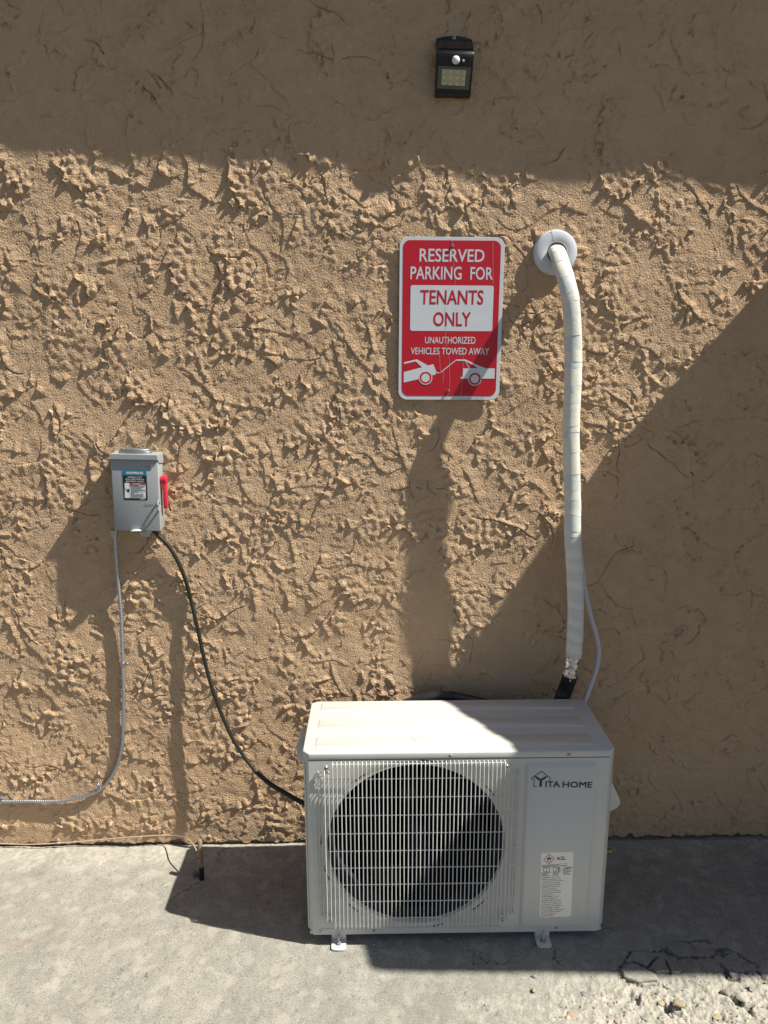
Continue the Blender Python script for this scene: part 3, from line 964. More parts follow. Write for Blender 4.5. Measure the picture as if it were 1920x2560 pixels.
# coil at the back
mb = MB().box((XL + 0.012, YB - 0.03, ZB + 0.015), (XR - 0.25, YB - 0.012, ZS - 0.01))
coil = mb.build('coil', M_DARKIN, unit, smooth=0)
mb = MB().box((XR - 0.235, YF + 0.01, ZB + 0.015), (XR - 0.232, YB - 0.01, ZS - 0.005))
mb.build('partition', M_DARKIN, unit, smooth=0)
# motor mount, seen dimly through the blades
mb = MB()
mu, mv0 = fl(*z5(805, 0))[0], CZ
mb.box((mu - 0.035, YF + 0.145, ZB + 0.03), (mu - 0.020, YF + 0.155, ZS - 0.02))
mb.box((mu + 0.020, YF + 0.145, ZB + 0.03), (mu + 0.035, YF + 0.155, ZS - 0.02))
mb.box((mu - 0.040, YF + 0.10, CZ + 0.075), (mu + 0.034, YF + 0.144, CZ + 0.115))
mb.build('motor_bracket', M_SHROUD, unit, smooth=0)
# fan
fan = MB().lathe([(0.052, -0.095), (0.052, -0.045), (0.046, -0.036), (0.018, -0.032), (0.008, -0.026)], lambda u, v, d: fu(CX + u, CZ + v, d), 32).build('fan', M_FAN, unit)
for b in range(3):
    a0 = math.radians(158 + 120 * b)
    mb = MB()
    nr, na = 7, 9
    vs = []
    for side in (0, 1):
        for i in range(nr):
            r = 0.05 + (R0 - 0.02 - 0.05) * i / (nr - 1)
            span = math.radians(58 + 34 * (i / (nr - 1)))
            for j in range(na):
                t = j / (na - 1)
                a = a0 + span * (t - 0.35) + 0.35 * (i / (nr - 1)) ** 2
                d = -0.040 - 0.058 * t + 0.012 * math.sin(t * math.pi) - side * 0.003
                vs.append(fu(CX + r * math.cos(a), CZ + r * math.sin(a), d))
    fs = []
    q = nr * na
    for i in range(nr - 1):
        for j in range(na - 1):
            a, b_, c, d = i * na + j, i * na + j + 1, (i + 1) * na + j + 1, (i + 1) * na + j
            fs += [(a, b_, c, d), (q + d, q + c, q + b_, q + a)]
    for i in range(nr - 1):
        for j in (0, na - 1):
            a, d = i * na + j, (i + 1) * na + j
            fs.append((a, d, q + d, q + a))
    for j in range(na - 1):
        for i in (0, nr - 1):
            a, d = i * na + j, i * na + j + 1
            fs.append((a, d, q + d, q + a))
    mb.add(vs, fs)
    mb.build('blade', M_FAN, fan, smooth=50)
# wire grille
GD = 0.024
gl = lambda X, Y: fl(*z5(X, Y), GD)
corner = [gl(105, 140), gl(1503, 128), gl(130, 1325), gl(1467, 1312)]
tabs_ = []
for i, (u, v) in enumerate(corner):
    s = 1 if i < 2 else -1
    tabs = MB()
    tabs_.append(tabs)
    tabs.prism(circ(u, v, 0.0075, 12), fu, 0.010, 0.0118)
    tabs.box((u - 0.004, YF - 0.0119, min(v - s * 0.018, v)), (u + 0.004, YF - 0.0101, max(v - s * 0.018, v)))
wr = 0.00145
ztop, zbot = gl(800, 97)[1], gl(800, 1358)[1]
ua, ub = gl(158, 700)[0] + 0.004, gl(1470, 700)[0] - 0.002
grille = MB().tube([fu(ua - 0.005, ztop - 0.001, GD - 0.006), fu(ub + 0.004, ztop - 0.001, GD - 0.006)], wr, 6).build('fan_grille', M_WHITE, unit, smooth=60)
for tb in tabs_:
    tb.build('tab', M_WHITE, grille)
for (u, v) in corner:
    screw(FF, u, v, 0.0119, unit, 0.0050, 0.003)
wr = 0.00145
ztop, zbot = gl(800, 97)[1], gl(800, 1358)[1]
zt2, zb2 = gl(100, 172)[1], gl(128, 1310)[1]
zt3, zb3 = gl(50, 195)[1], gl(75, 1295)[1]
ua, ub = gl(158, 700)[0] + 0.004, gl(1470, 700)[0] - 0.002
bars = [(ua + (ub - ua) * i / 41, ztop, zbot, GD) for i in range(42)]
pitch = (ub - ua) / 41
bars += [(ua - pitch * 1.0, zt2, zb2, GD), (ua - pitch * 2.0, zt2, zb2, GD), (ub + pitch, zt2, zb2, GD), (ub + pitch * 2.0, zt2, zb2, GD)]
bars += [(ua - pitch * 2.9, zt3, zb3, GD * 0.68), (ua - pitch * 3.6, zt3, zb3, GD * 0.33), (ub + pitch * 2.9, zt3, zb3, GD * 0.68), (ub + pitch * 3.6, zt3, zb3, GD * 0.33)]
for u, zt_, zb_, d in bars:
    j = rnd.uniform(-1, 1) * 0.0004
    path = [(u, zt_ + 0.004, max(d - 0.011, 0.001)), (u, zt_ + 0.001, max(d - 0.004, 0.002)), (u + j * 0.3, zt_ - 0.003, d - 0.0008), (u + j, zt_ - 0.009, d), (u - j, (zt_ + zb_) / 2, d + 0.0006), (u + j, zb_ + 0.009, d), (u, zb_ + 0.003, d - 0.0008), (u, zb_ - 0.001, max(d - 0.004, 0.002)), (u, zb_ - 0.005, max(d - 0.011, 0.001))]
    MB().tube([fu(*p) for p in path], wr, 6, fixed=(1, 0, 0)).build('grille_bar', M_WHITE, grille, smooth=60)
ue0, ue1 = ua - pitch * 3.75, ub + pitch * 3.75
for Y in (208, 350, 488, 626, 760, 890, 1018, 1148, 1276):
    v = gl(800, Y)[1]
    d = GD - 0.0026
    path = [(ue0, v, 0.0005), (ue0 + 0.002, v, d * 0.35), (ue0 + 0.0085, v, d * 0.72), (ue0 + 0.02, v, d), (0.5 * (ue0 + ue1), v, d), (ue1 - 0.02, v, d), (ue1 - 0.0085, v, d * 0.72), (ue1 - 0.002, v, d * 0.35), (ue1, v, 0.0005)]
    MB().tube([fu(*p) for p in path], wr, 6, fixed=(0, 0, 1)).build('cross_wire', M_WHITE, grille, smooth=60)
for v, a, b in ((zbot + 0.001, ua - 0.004, ub + 0.002),):
    MB().tube([fu(a, v, GD - 0.006), fu(b, v, GD - 0.006)], wr, 6).build('cross_wire', M_WHITE, grille, smooth=60)
# raised service panel
z8 = lambda X, Y: (1300 + X * 260 / 1150, 1900 + Y * 260 / 1150)
pT = fl(*z8(400, 22))[1]
pB = fl(*z8(400, 1825))[1]
pL = fl(*z8(62, 25))[0]
pR = fl(*z8(855, 25))[0]
SD = 0.008
mb = MB()
o_, i_ = rrect(pL, pB, pR, pT, 0.008), rrect(pL + 0.008, pB + 0.006, pR - 0.0075, pT - 0.013, 0.006)
m_ = rrect(pL + 0.0065, pB + 0.0045, pR - 0.006, pT - 0.0115, 0.007)
n = len(o_)
mb.add([fu(u, v, 0.0) for u, v in o_] + [fu(u, v, SD * 0.9) for u, v in m_] + [fu(u, v, SD) for u, v in i_],
       [(k, (k + 1) % n, n + (k + 1) % n, n + k) for k in range(n)] + [(n + k, n + (k + 1) % n, 2 * n + (k + 1) % n, 2 * n + k) for k in range(n)] + [tuple(range(2 * n, 3 * n))])
service = mb.build('service_panel', M_WHITE, unit, smooth=28)
# logo on the service panel
zl = lambda X, Y: fl(1320 + X * 180 / 1659, 1900 + Y * 180 / 1659, SD)
def stroke(mb, pts, w, fn, d, dd=0.0002):
    for (ax, ay), (bx, by) in zip(pts[:-1], pts[1:]):
        L = math.hypot(bx - ax, by - ay) or 1e-9
        ex, ey = (bx - ax) / L * w * 0.5, (by - ay) / L * w * 0.5
        mb.prism([(ax - ex - ey, ay - ey + ex), (ax - ex + ey, ay - ey - ex), (bx + ex + ey, by + ey - ex), (bx + ex - ey, by + ey + ex)], fn, d, d + dd)
px_m = abs(zl(100, 300)[0] - zl(0, 300)[0]) / 100
mb = MB()
stroke(mb, [zl(*p) for p in ((88, 455), (90, 415), (312, 258), (506, 415), (506, 465))], 18 * px_m, fu, SD + 0.0002)
stroke(mb, [zl(*p) for p in ((143, 430), (132, 608), (195, 608))], 17 * px_m, fu, SD + 0.0002)
mb.prism([zl(*p) for p in ((262, 615), (268, 470), (205, 440), (168, 400), (150, 362), (215, 382), (268, 418), (296, 440), (325, 415), (375, 385), (445, 370), (420, 410), (375, 445), (328, 470), (318, 615))], fu, SD + 0.0002, SD + 0.0005)
text_in(mb, 'ITA', [zl(*p) for p in ((405, 482), (738, 488), (738, 628), (400, 624))], fu, SD + 0.0004, bold=0.022)
text_in(mb, 'HOME', [zl(*p) for p in ((798, 490), (1488, 500), (1478, 640), (792, 634))], fu, SD + 0.0004, bold=0.022)
mb.build('logo', M_LOGO, service, smooth=0)
# refrigerant label
sq = [fl(*p, SD) for p in ((1353.1, 2131.7), (1434.9, 2129.9), (1427.7, 2290.8), (1348.6, 2293.5))]
lo_ = np.array(sq[3]); uxv = np.array(sq[2]) - lo_; uyv = np.array(sq[0]) - lo_
LW, LH = np.linalg.norm(uxv), np.linalg.norm(uyv)
lf = lambda u, v, d: fu(*(lo_ + uxv * (u / LW) + uyv * (v / LH)), SD + d)
mb = MB().prism(rrect(0, 0, LW, LH, 0.005), lf, 0.0002, 0.0006)
label = mb.build('warning_label', M_LABEL, service, smooth=0)
def lz(X, Y):   # zoomed label picture -> label units
    t = (Y - 235) / (2015 - 235)
    xl = 148 + (97 - 148) * t
    xr = 1052 + (972 - 1052) * t
    return ((X - xl) / (xr - xl) * LW, (1 - (Y - 10 * (1 - (X - xl) / (xr - xl)) * (1 - 2 * t) * 0 - 235) / 1780) * LH)
mb = MB()
c_, r_ = lz(362, 410), 0.0135
dia = [lz(365, 265), lz(522, 405), lz(358, 552), lz(205, 415)]
di2 = [tuple(np.array(p) * 0.86 + np.mean(dia, 0) * 0.14) for p in dia]
for k in range(4):
    mb.prism([dia[k], dia[(k + 1) % 4], di2[(k + 1) % 4], di2[k]], lf, 0.0006, 0.0009)
mb.build('hazard_diamond', M_REDP, label, smooth=0)
mb = MB()
mb.prism([lz(*p) for p in ((345, 455), (305, 425), (300, 385), (318, 400), (330, 360), (345, 385), (362, 330), (385, 375), (398, 352), (408, 395), (424, 375), (425, 420), (395, 452), (405, 420), (385, 425), (372, 395), (352, 425), (335, 420))], lf, 0.0006, 0.0009)
mb.prism([lz(315, 466), lz(412, 466), lz(412, 474), lz(315, 474)], lf, 0.0006, 0.0009)
text_in(mb, 'A2L', [lz(575, 355), lz(832, 345), lz(832, 442), lz(572, 448)], lf, 0.0008, bold=0.015)
kk = LW / 880
stroke(mb, [lz(160, 575), lz(858, 548), lz(855, 600), lz(155, 632)], 6 * kk, lf, 0.0006)
stroke(mb, [lz(165, 590), lz(630, 575)], 11 * kk, lf, 0.0006)
stroke(mb, [lz(165, 615), lz(840, 592)], 7 * kk, lf, 0.0006)
for bx_, k in (((215, 640, 375, 755), 0), ((485, 640, 668, 745), 1), ((745, 640, 1000, 730), 2)):
    a, b, c, d = bx_
    sk = 55 if k == 2 else 0
    stroke(mb, [lz(a + sk, b), lz(c, b + 8), lz(c - sk, d), lz(a, d), lz(a + sk, b)], 12 * kk, lf, 0.0006)
    stroke(mb, [lz((a + c) / 2 + sk / 2, b), lz((a + c) / 2 - sk / 2, d)], 9 * kk, lf, 0.0006)
    if k == 1: stroke(mb, [lz(630, 660), lz(628, 720)], 26 * kk, lf, 0.0006)
    if k == 2: stroke(mb, [lz(815, 690), lz(940, 668)], 22 * kk, lf, 0.0006)
for x_, ws, y_ in ((160, (250, 190, 130, 160, 215), 782), (470, (240, 180, 115, 170, 160), 775), (760, (240, 190, 110, 180, 200), 765)):
    for i, w_ in enumerate(ws):
        stroke(mb, [lz(x_, y_ + i * 20), lz(x_ + w_, y_ - 6 + i * 20)], 8 * kk, lf, 0.0006)
lines = ['\u2022WARNING \u2013 Risk Of Fire.', 'Flammable Refrigerant Used.', 'To Be Repaired Only By Trained', 'Service Personnel. Do Not', 'Puncture Refrigerant Tubing.',
         '\u2022WARNING \u2013 Risk Of Fire.', 'Dispose Of Properly In', 'Accordance With Federal Or', 'Local Regulations. Flammable', 'Refrigerant Used.',
         '\u2022AVERTISSEMENT \u2013 Risque', "d'incendie. R\u00e9frig\u00e9rant", 'inflammable utilis\u00e9. \u00c0 r\u00e9parer', 'uniquement par du personnel', 'de maintenance qualifi\u00e9. Ne pas', 'percer les tubes de r\u00e9frig\u00e9rant.',
         'AVERTISSEMENT \u2013 Risque', "d'incendie. \u00c9liminer conform\u00e9ment", 'aux r\u00e9glementations f\u00e9d\u00e9rales', 'ou locales. R\u00e9frig\u00e9rant', 'inflammable utilis\u00e9.']
for i, tx in enumerate(lines):
    X = 168 - i * 1.7 - (22 if tx[0] == '\u2022' else 0)
    text_at(mb, tx, lz(X, 922 + i * 53.0), 0.00465, 1.0, lf, 0.0008, bold=0.012, res=1, rot=0.025)
mb.build('print', M_BLACK, label, smooth=0)
# top cover
OV = 0.0016
mb = MB()
k2 = K + 0.0006
cov = [(XL + k2 - OV, YF - OV), (XR - k2 + OV, YF - OV), (XR + OV, YF + k2 - OV), (XR + OV, YB - k2 * 0.7), (XR - k2, YB + OV), (XL + k2, YB + OV), (XL - OV, YB - k2 * 0.7), (XL - OV, YF + k2 - OV)]
mb.prism(cov, lambda u, v, d: (u, v, d), ZS, ZT)
cover = mb.build('top_cover', M_WHITE, unit, bevel=0.0042, seg=3, smooth=40)
tp = lambda px, py: at(px, py, 'z', ZT + 0.002)
def rib(ys):
    y0_, y1_ = ys
    l0 = XL + 0.030; r0 = XR - 0.045
    prof = rrect(l0, y0_, r0, y1_, 0.007)
    top_ = rrect(l0 + 0.004, y0_ + 0.0055, r0 - 0.004, y1_ - 0.0055, 0.005)
    n = len(prof)
    mbb = MB().add([(x, y, ZT - 0.0005) for x, y in prof] + [(x, y, ZT + 0.0032) for x, y in top_], [(k, (k + 1) % n, n + (k + 1) % n, n + k) for k in range(n)] + [tuple(range(n, 2 * n))])
    mbb.build('rib', M_WHITE, cover, smooth=50)
yy = lambda py: at(1000, py, 'z', ZT + 0.002)[1]
for a, b in ((1754.5, 1776), (1795, 1820), (1838, 1867)):
    rib((yy(b), yy(a)))
mb = MB()
ty = yy(1850)
tx_ = at(1040, 1850, 'z', ZT + 0.003)[0]
fnz = lambda u, v, d: (u, v, d)
stroke(mb, [(tx_ - 0.011, ty + 0.006), (tx_, ty - 0.009), (tx_ + 0.011, ty + 0.006)], 0.0022, fnz, ZT + 0.003, 0.0012)
stroke(mb, [(tx_ - 0.006, ty + 0.006), (tx_ - 0.006, ty + 0.017), (tx_ + 0.006, ty + 0.017), (tx_ + 0.006, ty + 0.006)], 0.0022, fnz, ZT + 0.003, 0.0012)
mb.build('arrow', M_WHITE, cover, smooth=0)
# screws on cover flange and panel
for px, py, d in ((1126.5, 1888.5, OV), (1422, 1885.5, OV), (801, 2327, 0), (934, 2325, 0), (1390.5, 2318, 0)):
    u, v = fl(px, py, d)
    screw(FF, u, v, d, unit, 0.0046, 0.004 if d else 0.002)
# base pan and feet
mb = MB().box((XL + 0.006, YF + 0.0022, ZB + 0.001), (XR - 0.006, YB - 0.003, ZB + 0.0115))
mb.build('base_pan', M_WHITE, unit, bevel=0.002)
for px, py, bx_ in ((846, 2377, (846, 2362)), (1362, 2370, (1364, 2354))):
    c = at(px, py, 'z', 0.002)
    fx, fy = c[0], c[1]
    mb = MB()
    # plate with a rounded tongue, raised side walls running back under the unit
    tongue = [(-0.021, YB - fy + 0.02), (-0.021, 0.006), (-0.019, 0.0015), (-0.014, -0.001), (0, -0.0022), (0.014, -0.001), (0.019, 0.0015), (0.021, 0.006), (0.021, YB - fy + 0.02)]
    mb.prism([(fx + a, fy + b) for a, b in tongue], lambda u, v, d: (u, v, d), 0.0015, 0.0075)
    mb.box((fx - 0.0205, fy + 0.034, 0.0075), (fx + 0.0205, YB + 0.0, ZB + 0.001))
    foot = mb.build('foot', M_WHITE, unit, bevel=0.0012)
    mb = MB().prism([(fx + x, fy + 0.018 + y) for x, y in circ(0, 0, 0.0062, 14)] , lambda u, v, d: (u, v, d), 0.0074, 0.0079)
    mb.build('slot', M_HOLE, foot, smooth=0)
    by = fy + 0.020
    MB().lathe([(0.0085, 0.0078), (0.0085, 0.0092)], lambda u, v, d: (fx + u, by + v, d), 16).build('washer', M_ZINC, foot)
    MB().lathe([(0.0068, 0.0092), (0.0068, 0.0145), (0.0060, 0.0152)], lambda u, v, d: (fx + u, by + v, d), 6).build('nut', M_ZINC, foot, smooth=0)
    MB().lathe([(0.0038, 0.0076 + 0.0011 * i + 0.0000) if i % 2 == 0 else (0.0033, 0.0076 + 0.0011 * i) for i in range(27)] + [(0.0025, 0.0380)], lambda u, v, d: (fx + u, by + v, d), 10).build('bolt', M_ZINC, foot)
# recessed carrying handle at left
mb = MB()
hp = [at(px, py, 'x', XL - 0.010) for px, py in ((758, 1783), (771, 1782), (768, 1830), (755, 1822))]
y_a, y_b = YF + 0.105, YF + 0.205
prof = [(0, 0.566), (-0.020, 0.563), (-0.030, 0.552), (-0.027, 0.520), (-0.012, 0.498), (0, 0.494)]
mb.prism([(p[0], p[1]) for p in prof], lambda u, v, d: (XL + u, d, v), y_a, y_b)
mb.build('handle', M_WHITE, unit, bevel=0.004)
# valve cover at right
yv = -0.29
vp = [at(px, py, 'y', yv) for px, py in ((1527, 1950), (1536, 1968), (1546, 1990), (1551, 2001), (1551, 2010), (1546, 2018), (1536, 2025), (1524, 2030))]
prof = [(XR + 0.0005, vp[0][2])] + [(p[0], p[2]) for p in vp] + [(XR + 0.0005, vp[-1][2])]
prof = [(max(a, XR + 0.0005), b) for a, b in prof]
mb = MB().prism(prof, lambda u, v, d: (u, d, v), yv, yv + 0.115)
mb.build('valve_cover', M_WHITE, unit, bevel=0.003)
# brass service cap
bc = at(1524, 2128, 'y', -0.30)
MB().lathe([(0.0085, 0), (0.0085, 0.009), (0.0072, 0.0105)], lambda u, v, d: (bc[0] - 0.004 + d, bc[1] + u, bc[2] + v), 6).build('valve_cap', M_BRASS, unit, smooth=0)
MB().tube([(XR - 0.001, bc[1], bc[2]), (bc[0] - 0.004, bc[1], bc[2])], 0.006, 10).build('valve_stem', M_BRASS, unit)
# drip nub under the left corner
db = at(787, 2342, 'y', YF + 0.03)
MB().tube([(db[0], db[1], ZB + 0.002), (db[0], db[1], ZB - 0.011)], 0.004, 10).build('drain_plug', M_WHITE, unit)

# ------------------------------------------------------------------ parking sign
SG = frame((0.2290, -0.0105, 1.7524), -0.0084)
sf = lambda u, v, d: W(u, v, d, SG)
sz = lambda X, Y: local(SG, 960 + X * 520 / 1659, 560 + Y * 520 / 1659)
HW, HH = 0.1524, 0.2327
M_SIGNW = mat('sign_white', (0.66, 0.68, 0.70), 0.30, var=0.05, vscale=25)
M_SIGNR = mat('sign_red', (0.53, 0.008, 0.022), 0.36, var=0.08, vscale=35)
sign = empty('parking_sign', sf(0, -HH, 0))
tag(sign, 'red and white sign reading RESERVED PARKING FOR TENANTS ONLY screwed to the wall', 'sign')
plate = MB().prism(rrect(-HW, -HH, HW, HH, 0.026, 10), sf, -0.0012, 0.0).build('plate', M_SIGNW, sign, bevel=0.0004, seg=1)
ri = [sz(150, 128), sz(932, 133), sz(893, 1372), sz(143, 1372)]
rl, rr_ = (ri[0][0] + ri[3][0]) / 2, (ri[1][0] + ri[2][0]) / 2
rt, rb_ = (ri[0][1] + ri[1][1]) / 2, (ri[2][1] + ri[3][1]) / 2
red = MB().prism(rrect(rl, rb_, rr_, rt, 0.0205, 10), sf, 0.0002, 0.0005).build('red_field', M_SIGNR, plate, smooth=0)
wp = [sz(212, 488), sz(874, 492), sz(864, 855), sz(208, 853)]
wl, wr2 = (wp[0][0] + wp[3][0]) / 2, (wp[1][0] + wp[2][0]) / 2
wt, wb = (wp[0][1] + wp[1][1]) / 2, (wp[2][1] + wp[3][1]) / 2
MB().prism(rrect(wl, wb, wr2, wt, 0.006), sf, 0.0007, 0.0010).build('white_field', M_SIGNW, plate, smooth=0)
for tx, q, bo in (('RESERVED', ((285, 195), (804, 203), (798, 305), (282, 302)), 0.012), ('PARKING', ((213, 338), (620, 340), (617, 446), (210, 442)), 0.012), ('FOR', ((690, 342), (868, 345), (866, 447), (688, 446)), 0.012),
                  ('UNAUTHORIZED', ((328, 900), (730, 900), (728, 957), (326, 953)), 0.010), ('VEHICLES TOWED AWAY', ((214, 985), (840, 988), (836, 1044), (212, 1040)), 0.010)):
    mb = MB()
    text_in(mb, tx, [sz(*p) for p in q], sf, 0.0008, bold=bo, res=3)
    mb.build('lettering', M_SIGNW, plate, smooth=0)
for tx, q in (('TENANTS', ((290, 525), (796, 528), (790, 645), (286, 642))), ('ONLY', ((394, 702), (692, 703), (690, 818), (391, 816)))):
    mb = MB()
    text_in(mb, tx, [sz(*p) for p in q], sf, 0.0013, bold=0.014, res=3)
    mb.build('lettering', M_SIGNR, plate, smooth=0)
# tow pictogram (second zoom of the sign)
sy = lambda X, Y: local(SG, 1000 + X * 260 / 1659, 880 + Y * 260 / 1659)
mb = MB()
mb.prism([sy(*p) for p in ((62, 165), (250, 120), (272, 118), (445, 215), (530, 195), (582, 320), (560, 365), (510, 372), (500, 345), (450, 310), (370, 310), (320, 345), (300, 432), (58, 488), (60, 320), (350, 245), (250, 150), (62, 192))], sf, 0.0007, 0.0010)
mb.prism([sy(*p) for p in ((885, 118), (1045, 118), (1240, 212), (1375, 262), (1512, 262), (1505, 425), (1300, 425), (1285, 375), (1230, 332), (1150, 332), (1100, 375), (1085, 425), (968, 425), (968, 398), (1000, 398), (1003, 262), (1100, 262), (1030, 142), (890, 142))], sf, 0.0007, 0.0010)
stroke(mb, [sy(575, 332), sy(640, 332), sy(890, 132)], 0.0026, sf, 0.0007, 0.0003)
for cx_, cy_, k in ((407, 412, 1), (1193, 428, 1)):
    c = sy(cx_, cy_)
    pm = abs(sy(1000, 400)[0] - sy(0, 400)[0]) / 1000
    mb.prism(circ(c[0], c[1], 66 * pm, 28), sf, 0.0011, 0.0013)
    o1, o2 = circ(c[0], c[1], 108 * pm, 36, 0, 360), circ(c[0], c[1], 95 * pm, 36, 0, 360)
    for i in range(36):
        j = (i + 1) % 36
        mb.prism([o1[i], o1[j], o2[j], o2[i]], sf, 0.0011, 0.0013)
mb.build('tow_pictogram', M_SIGNW, plate, smooth=0)
MB().prism([sy(1170, 210), sy(1050, 150), sy(1120, 258), sy(1240, 258)], sf, 0.0011, 0.0013).build('cab_window', M_SIGNR, plate, smooth=0)
for cx_, cy_ in ((407, 412), (1193, 428)):
    c = sy(cx_, cy_)
    o1, o2 = circ(c[0], c[1], 96 * pm, 36), circ(c[0], c[1], 66 * pm, 36)
    mb = MB()
    for i in range(36):
        j = (i + 1) % 36
        mb.prism([o1[i], o1[j], o2[j], o2[i]], sf, 0.0010, 0.0012)
    mb.build('wheel_ring', M_SIGNR, plate, smooth=0)
mb = MB()
text_in(mb, 'Grayster MFR 2014-H', [sy(1100, 728), sy(1335, 728), sy(1335, 746), sy(1100, 746)], sf, 0.0006, bold=0.01, res=1)
mb.build('maker_print', M_BLACK, plate, smooth=0)
M_SCR = mat('crease_white', (0.62, 0.55, 0.55), 0.4)
mb = MB()
for a in (((1005, 60), (1005, 300), (985, 560), (965, 705)), ((780, 50), (790, 300), (795, 480), (790, 580)), ((632, 40), (640, 290), (690, 330), (685, 480)), ((765, 660), (745, 760))):
    stroke(mb, [sy(*p) for p in a], 0.0005, sf, 0.0009, 0.0002)
for a in (((535, 110), (548, 160)), ((545, 200), (565, 440), (568, 490)), ((868, 150), (868, 350), (870, 480)), ((488, 660), (488, 860), (498, 980))):
    stroke(mb, [sz(*p) for p in a], 0.0005, sf, 0.0011, 0.0002)
mb.build('crease', M_SCR, plate, smooth=0)
for p in (sz(545, 176), sz(513, 1330)):
    screw(SG, p[0], p[1], 0.0005, sign, 0.0046, 0.0045)

# ------------------------------------------------------------------ wall light
LG = frame((at(1135, 165, 'y', -0.01)[0], -0.004, 2.42), -0.022)
M_LBLK = mat('lamp_black', (0.012, 0.012, 0.013), 0.32, var=0.1, vscale=60)
M_LPAN = mat('solar_cell', (0.006, 0.008, 0.016), 0.12, coat=0.5)
M_LENS = mat('lens_plastic', (0.115, 0.115, 0.085), 0.25)
M_LEDB = mat('led_board', (0.46, 0.43, 0.31), 0.45)
M_LED = mat('led', (0.66, 0.56, 0.27), 0.25)
M_DOME = mat('sensor_dome', (0.80, 0.80, 0.80), 0.35)
lamp = empty('wall_light', W(0, 0, 0, LG))
tag(lamp, 'black solar wall light with a white sensor dome, high on the shaded wall', 'lamp')
z3 = lambda X, Y: (1020 + X * 240 / 1659, 60 + Y * 240 / 1659)
def lp(X, Y, d):
    p = at(*z3(X, Y), 'y', LG[0][1] - d)
    q = p - LG[0]
    return (float(q @ LG[1]), float(q @ LG[2]), d)
lw = lambda u, v, d: W(u, v, d, LG)
cxl = (lp(487, 300, 0.006)[0] + lp(1108, 300, 0.006)[0]) / 2
hwT = (lp(1108, 300, 0.006)[0] - lp(487, 300, 0.006)[0]) / 2
hw = (lp(1163, 560, 0.055)[0] - lp(522, 560, 0.055)[0]) / 2
hwB = (lp(1078, 1240, 0.02)[0] - lp(465, 1240, 0.02)[0]) / 2
vt, vpan, vfold = lp(800, 270, 0.006)[1], lp(800, 310, 0.012)[1], lp(820, 440, 0.050)[1]
vh1, vh2 = lp(820, 500, 0.055)[1], lp(820, 590, 0.052)[1]
vb = lp(770, 1245, 0.018)[1]
# side profile: solar face up to the fold, rounded hood, lower face sloping back
prof = [(vt, 0.000), (vt, 0.006), (vfold, 0.048), (vfold - 0.004, 0.053), (vh1 - 0.002, 0.056), (vh2 + 0.008, 0.0562), (vh2, 0.0545), (vb + 0.002, 0.021), (vb, 0.018), (vb, 0.000)]
wid = [hwT, hwT, hw - 0.0005, hw, hw, hw, hw, hwB, hwB, hwB]
n = len(prof)
body = MB()
vs = [lw(cxl - w_, v, d) for (v, d), w_ in zip(prof, wid)] + [lw(cxl + w_, v, d) for (v, d), w_ in zip(prof, wid)]
fs = [(i, (i + 1) % n, n + (i + 1) % n, n + i) for i in range(n)] + [tuple(range(n)), tuple(range(2 * n - 1, n - 1, -1))]
body.add(vs, fs)
housing = body.build('housing', M_LBLK, lamp, smooth=50, bevel=0.0012, seg=2)
top = lp(800, 207, 0.005)[1]
mb = MB().prism([(cxl - hwT, vt - 0.002), (cxl + hwT, vt - 0.002), (cxl + hwT, vt + 0.001)] + [(cxl + hwT * t, vt + 0.001 + (top - vt - 0.001) * (1 - t * t)) for t in (0.9, 0.7, 0.45, 0.2, 0, -0.2, -0.45, -0.7, -0.9)] + [(cxl - hwT, vt + 0.001)], lw, 0.0005, 0.0065)
mb.build('bracket', M_LBLK, lamp, bevel=0.0008)
def on_face(a, b, d0):  # point on a sloping face between profile points a and b, t from a to b
    def f(u, t, d):
        v = a[0] + (b[0] - a[0]) * t
        dd = a[1] + (b[1] - a[1]) * t
        nv, nd = (b[1] - a[1]), -(b[0] - a[0])
        L = math.hypot(nv, nd)
        s = 1 if nd > 0 else -1
        return lw(cxl + u, v + s * nv / L * (d0 + d), dd + s * nd / L * (d0 + d))
    return f
fsol = on_face(prof[1], prof[2], 0.0)
MB().prism([(-hwT * 0.86, 0.14), (hwT * 0.88, 0.14), (hw * 0.93, 0.93), (-hw * 0.93, 0.93)], fsol, 0.0002, 0.0012).build('solar_panel', M_LPAN, lamp, smooth=0)
flo = on_face(prof[6], prof[7], 0.0)
LB = abs(prof[6][0] - prof[7][0])
tl_ = lambda Y: 0.0 if False else min(1, max(0, (Y - 600) / (1238 - 600)))
def lower(X, Y):
    t = tl_(Y)
    xl, xr = 522 + (468 - 522) * t, 1160 + (1080 - 1160) * t
    ww_ = hw + (hwB - hw) * t
    return (((X - xl) / (xr - xl) * 2 - 1) * ww_, t)
mb = MB().prism([lower(*p) for p in ((545, 742), (1106, 758), (1050, 1145), (505, 1130))], flo, 0.0003, 0.0012)
lens = mb.build('lens', M_LENS, lamp, smooth=0)
mb = MB().prism([lower(*p) for p in ((605, 795), (1022, 802), (985, 1078), (580, 1066))], flo, 0.0013, 0.0018)
mb.build('led_board', M_LEDB, lens, smooth=0)
for r_ in range(3):
    for c in range(4):
        X = 645 + c * 112 - r_ * 11
        Y = 835 + r_ * 103 + c * 3
        u, t = lower(X, Y)
        k = LB / 1.0
        MB().lathe([(0.0042, 0.0019), (0.0040, 0.0030), (0.0026, 0.0040), (0.0010, 0.0044)], lambda a, b, d, u=u, t=t: flo(u + a, t - b / LB, d), 12).build('led', M_LED, lens)
u, t = lower(846, 640)
MB().lathe([(0.0135, 0.0), (0.0130, 0.0012), (0.0118, 0.0015)], lambda a, b, d: lw(cxl + u + a, lp(845, 615, 0.056)[1] + b, 0.0548 + d), 24).build('sensor_rim', M_LBLK, lamp)
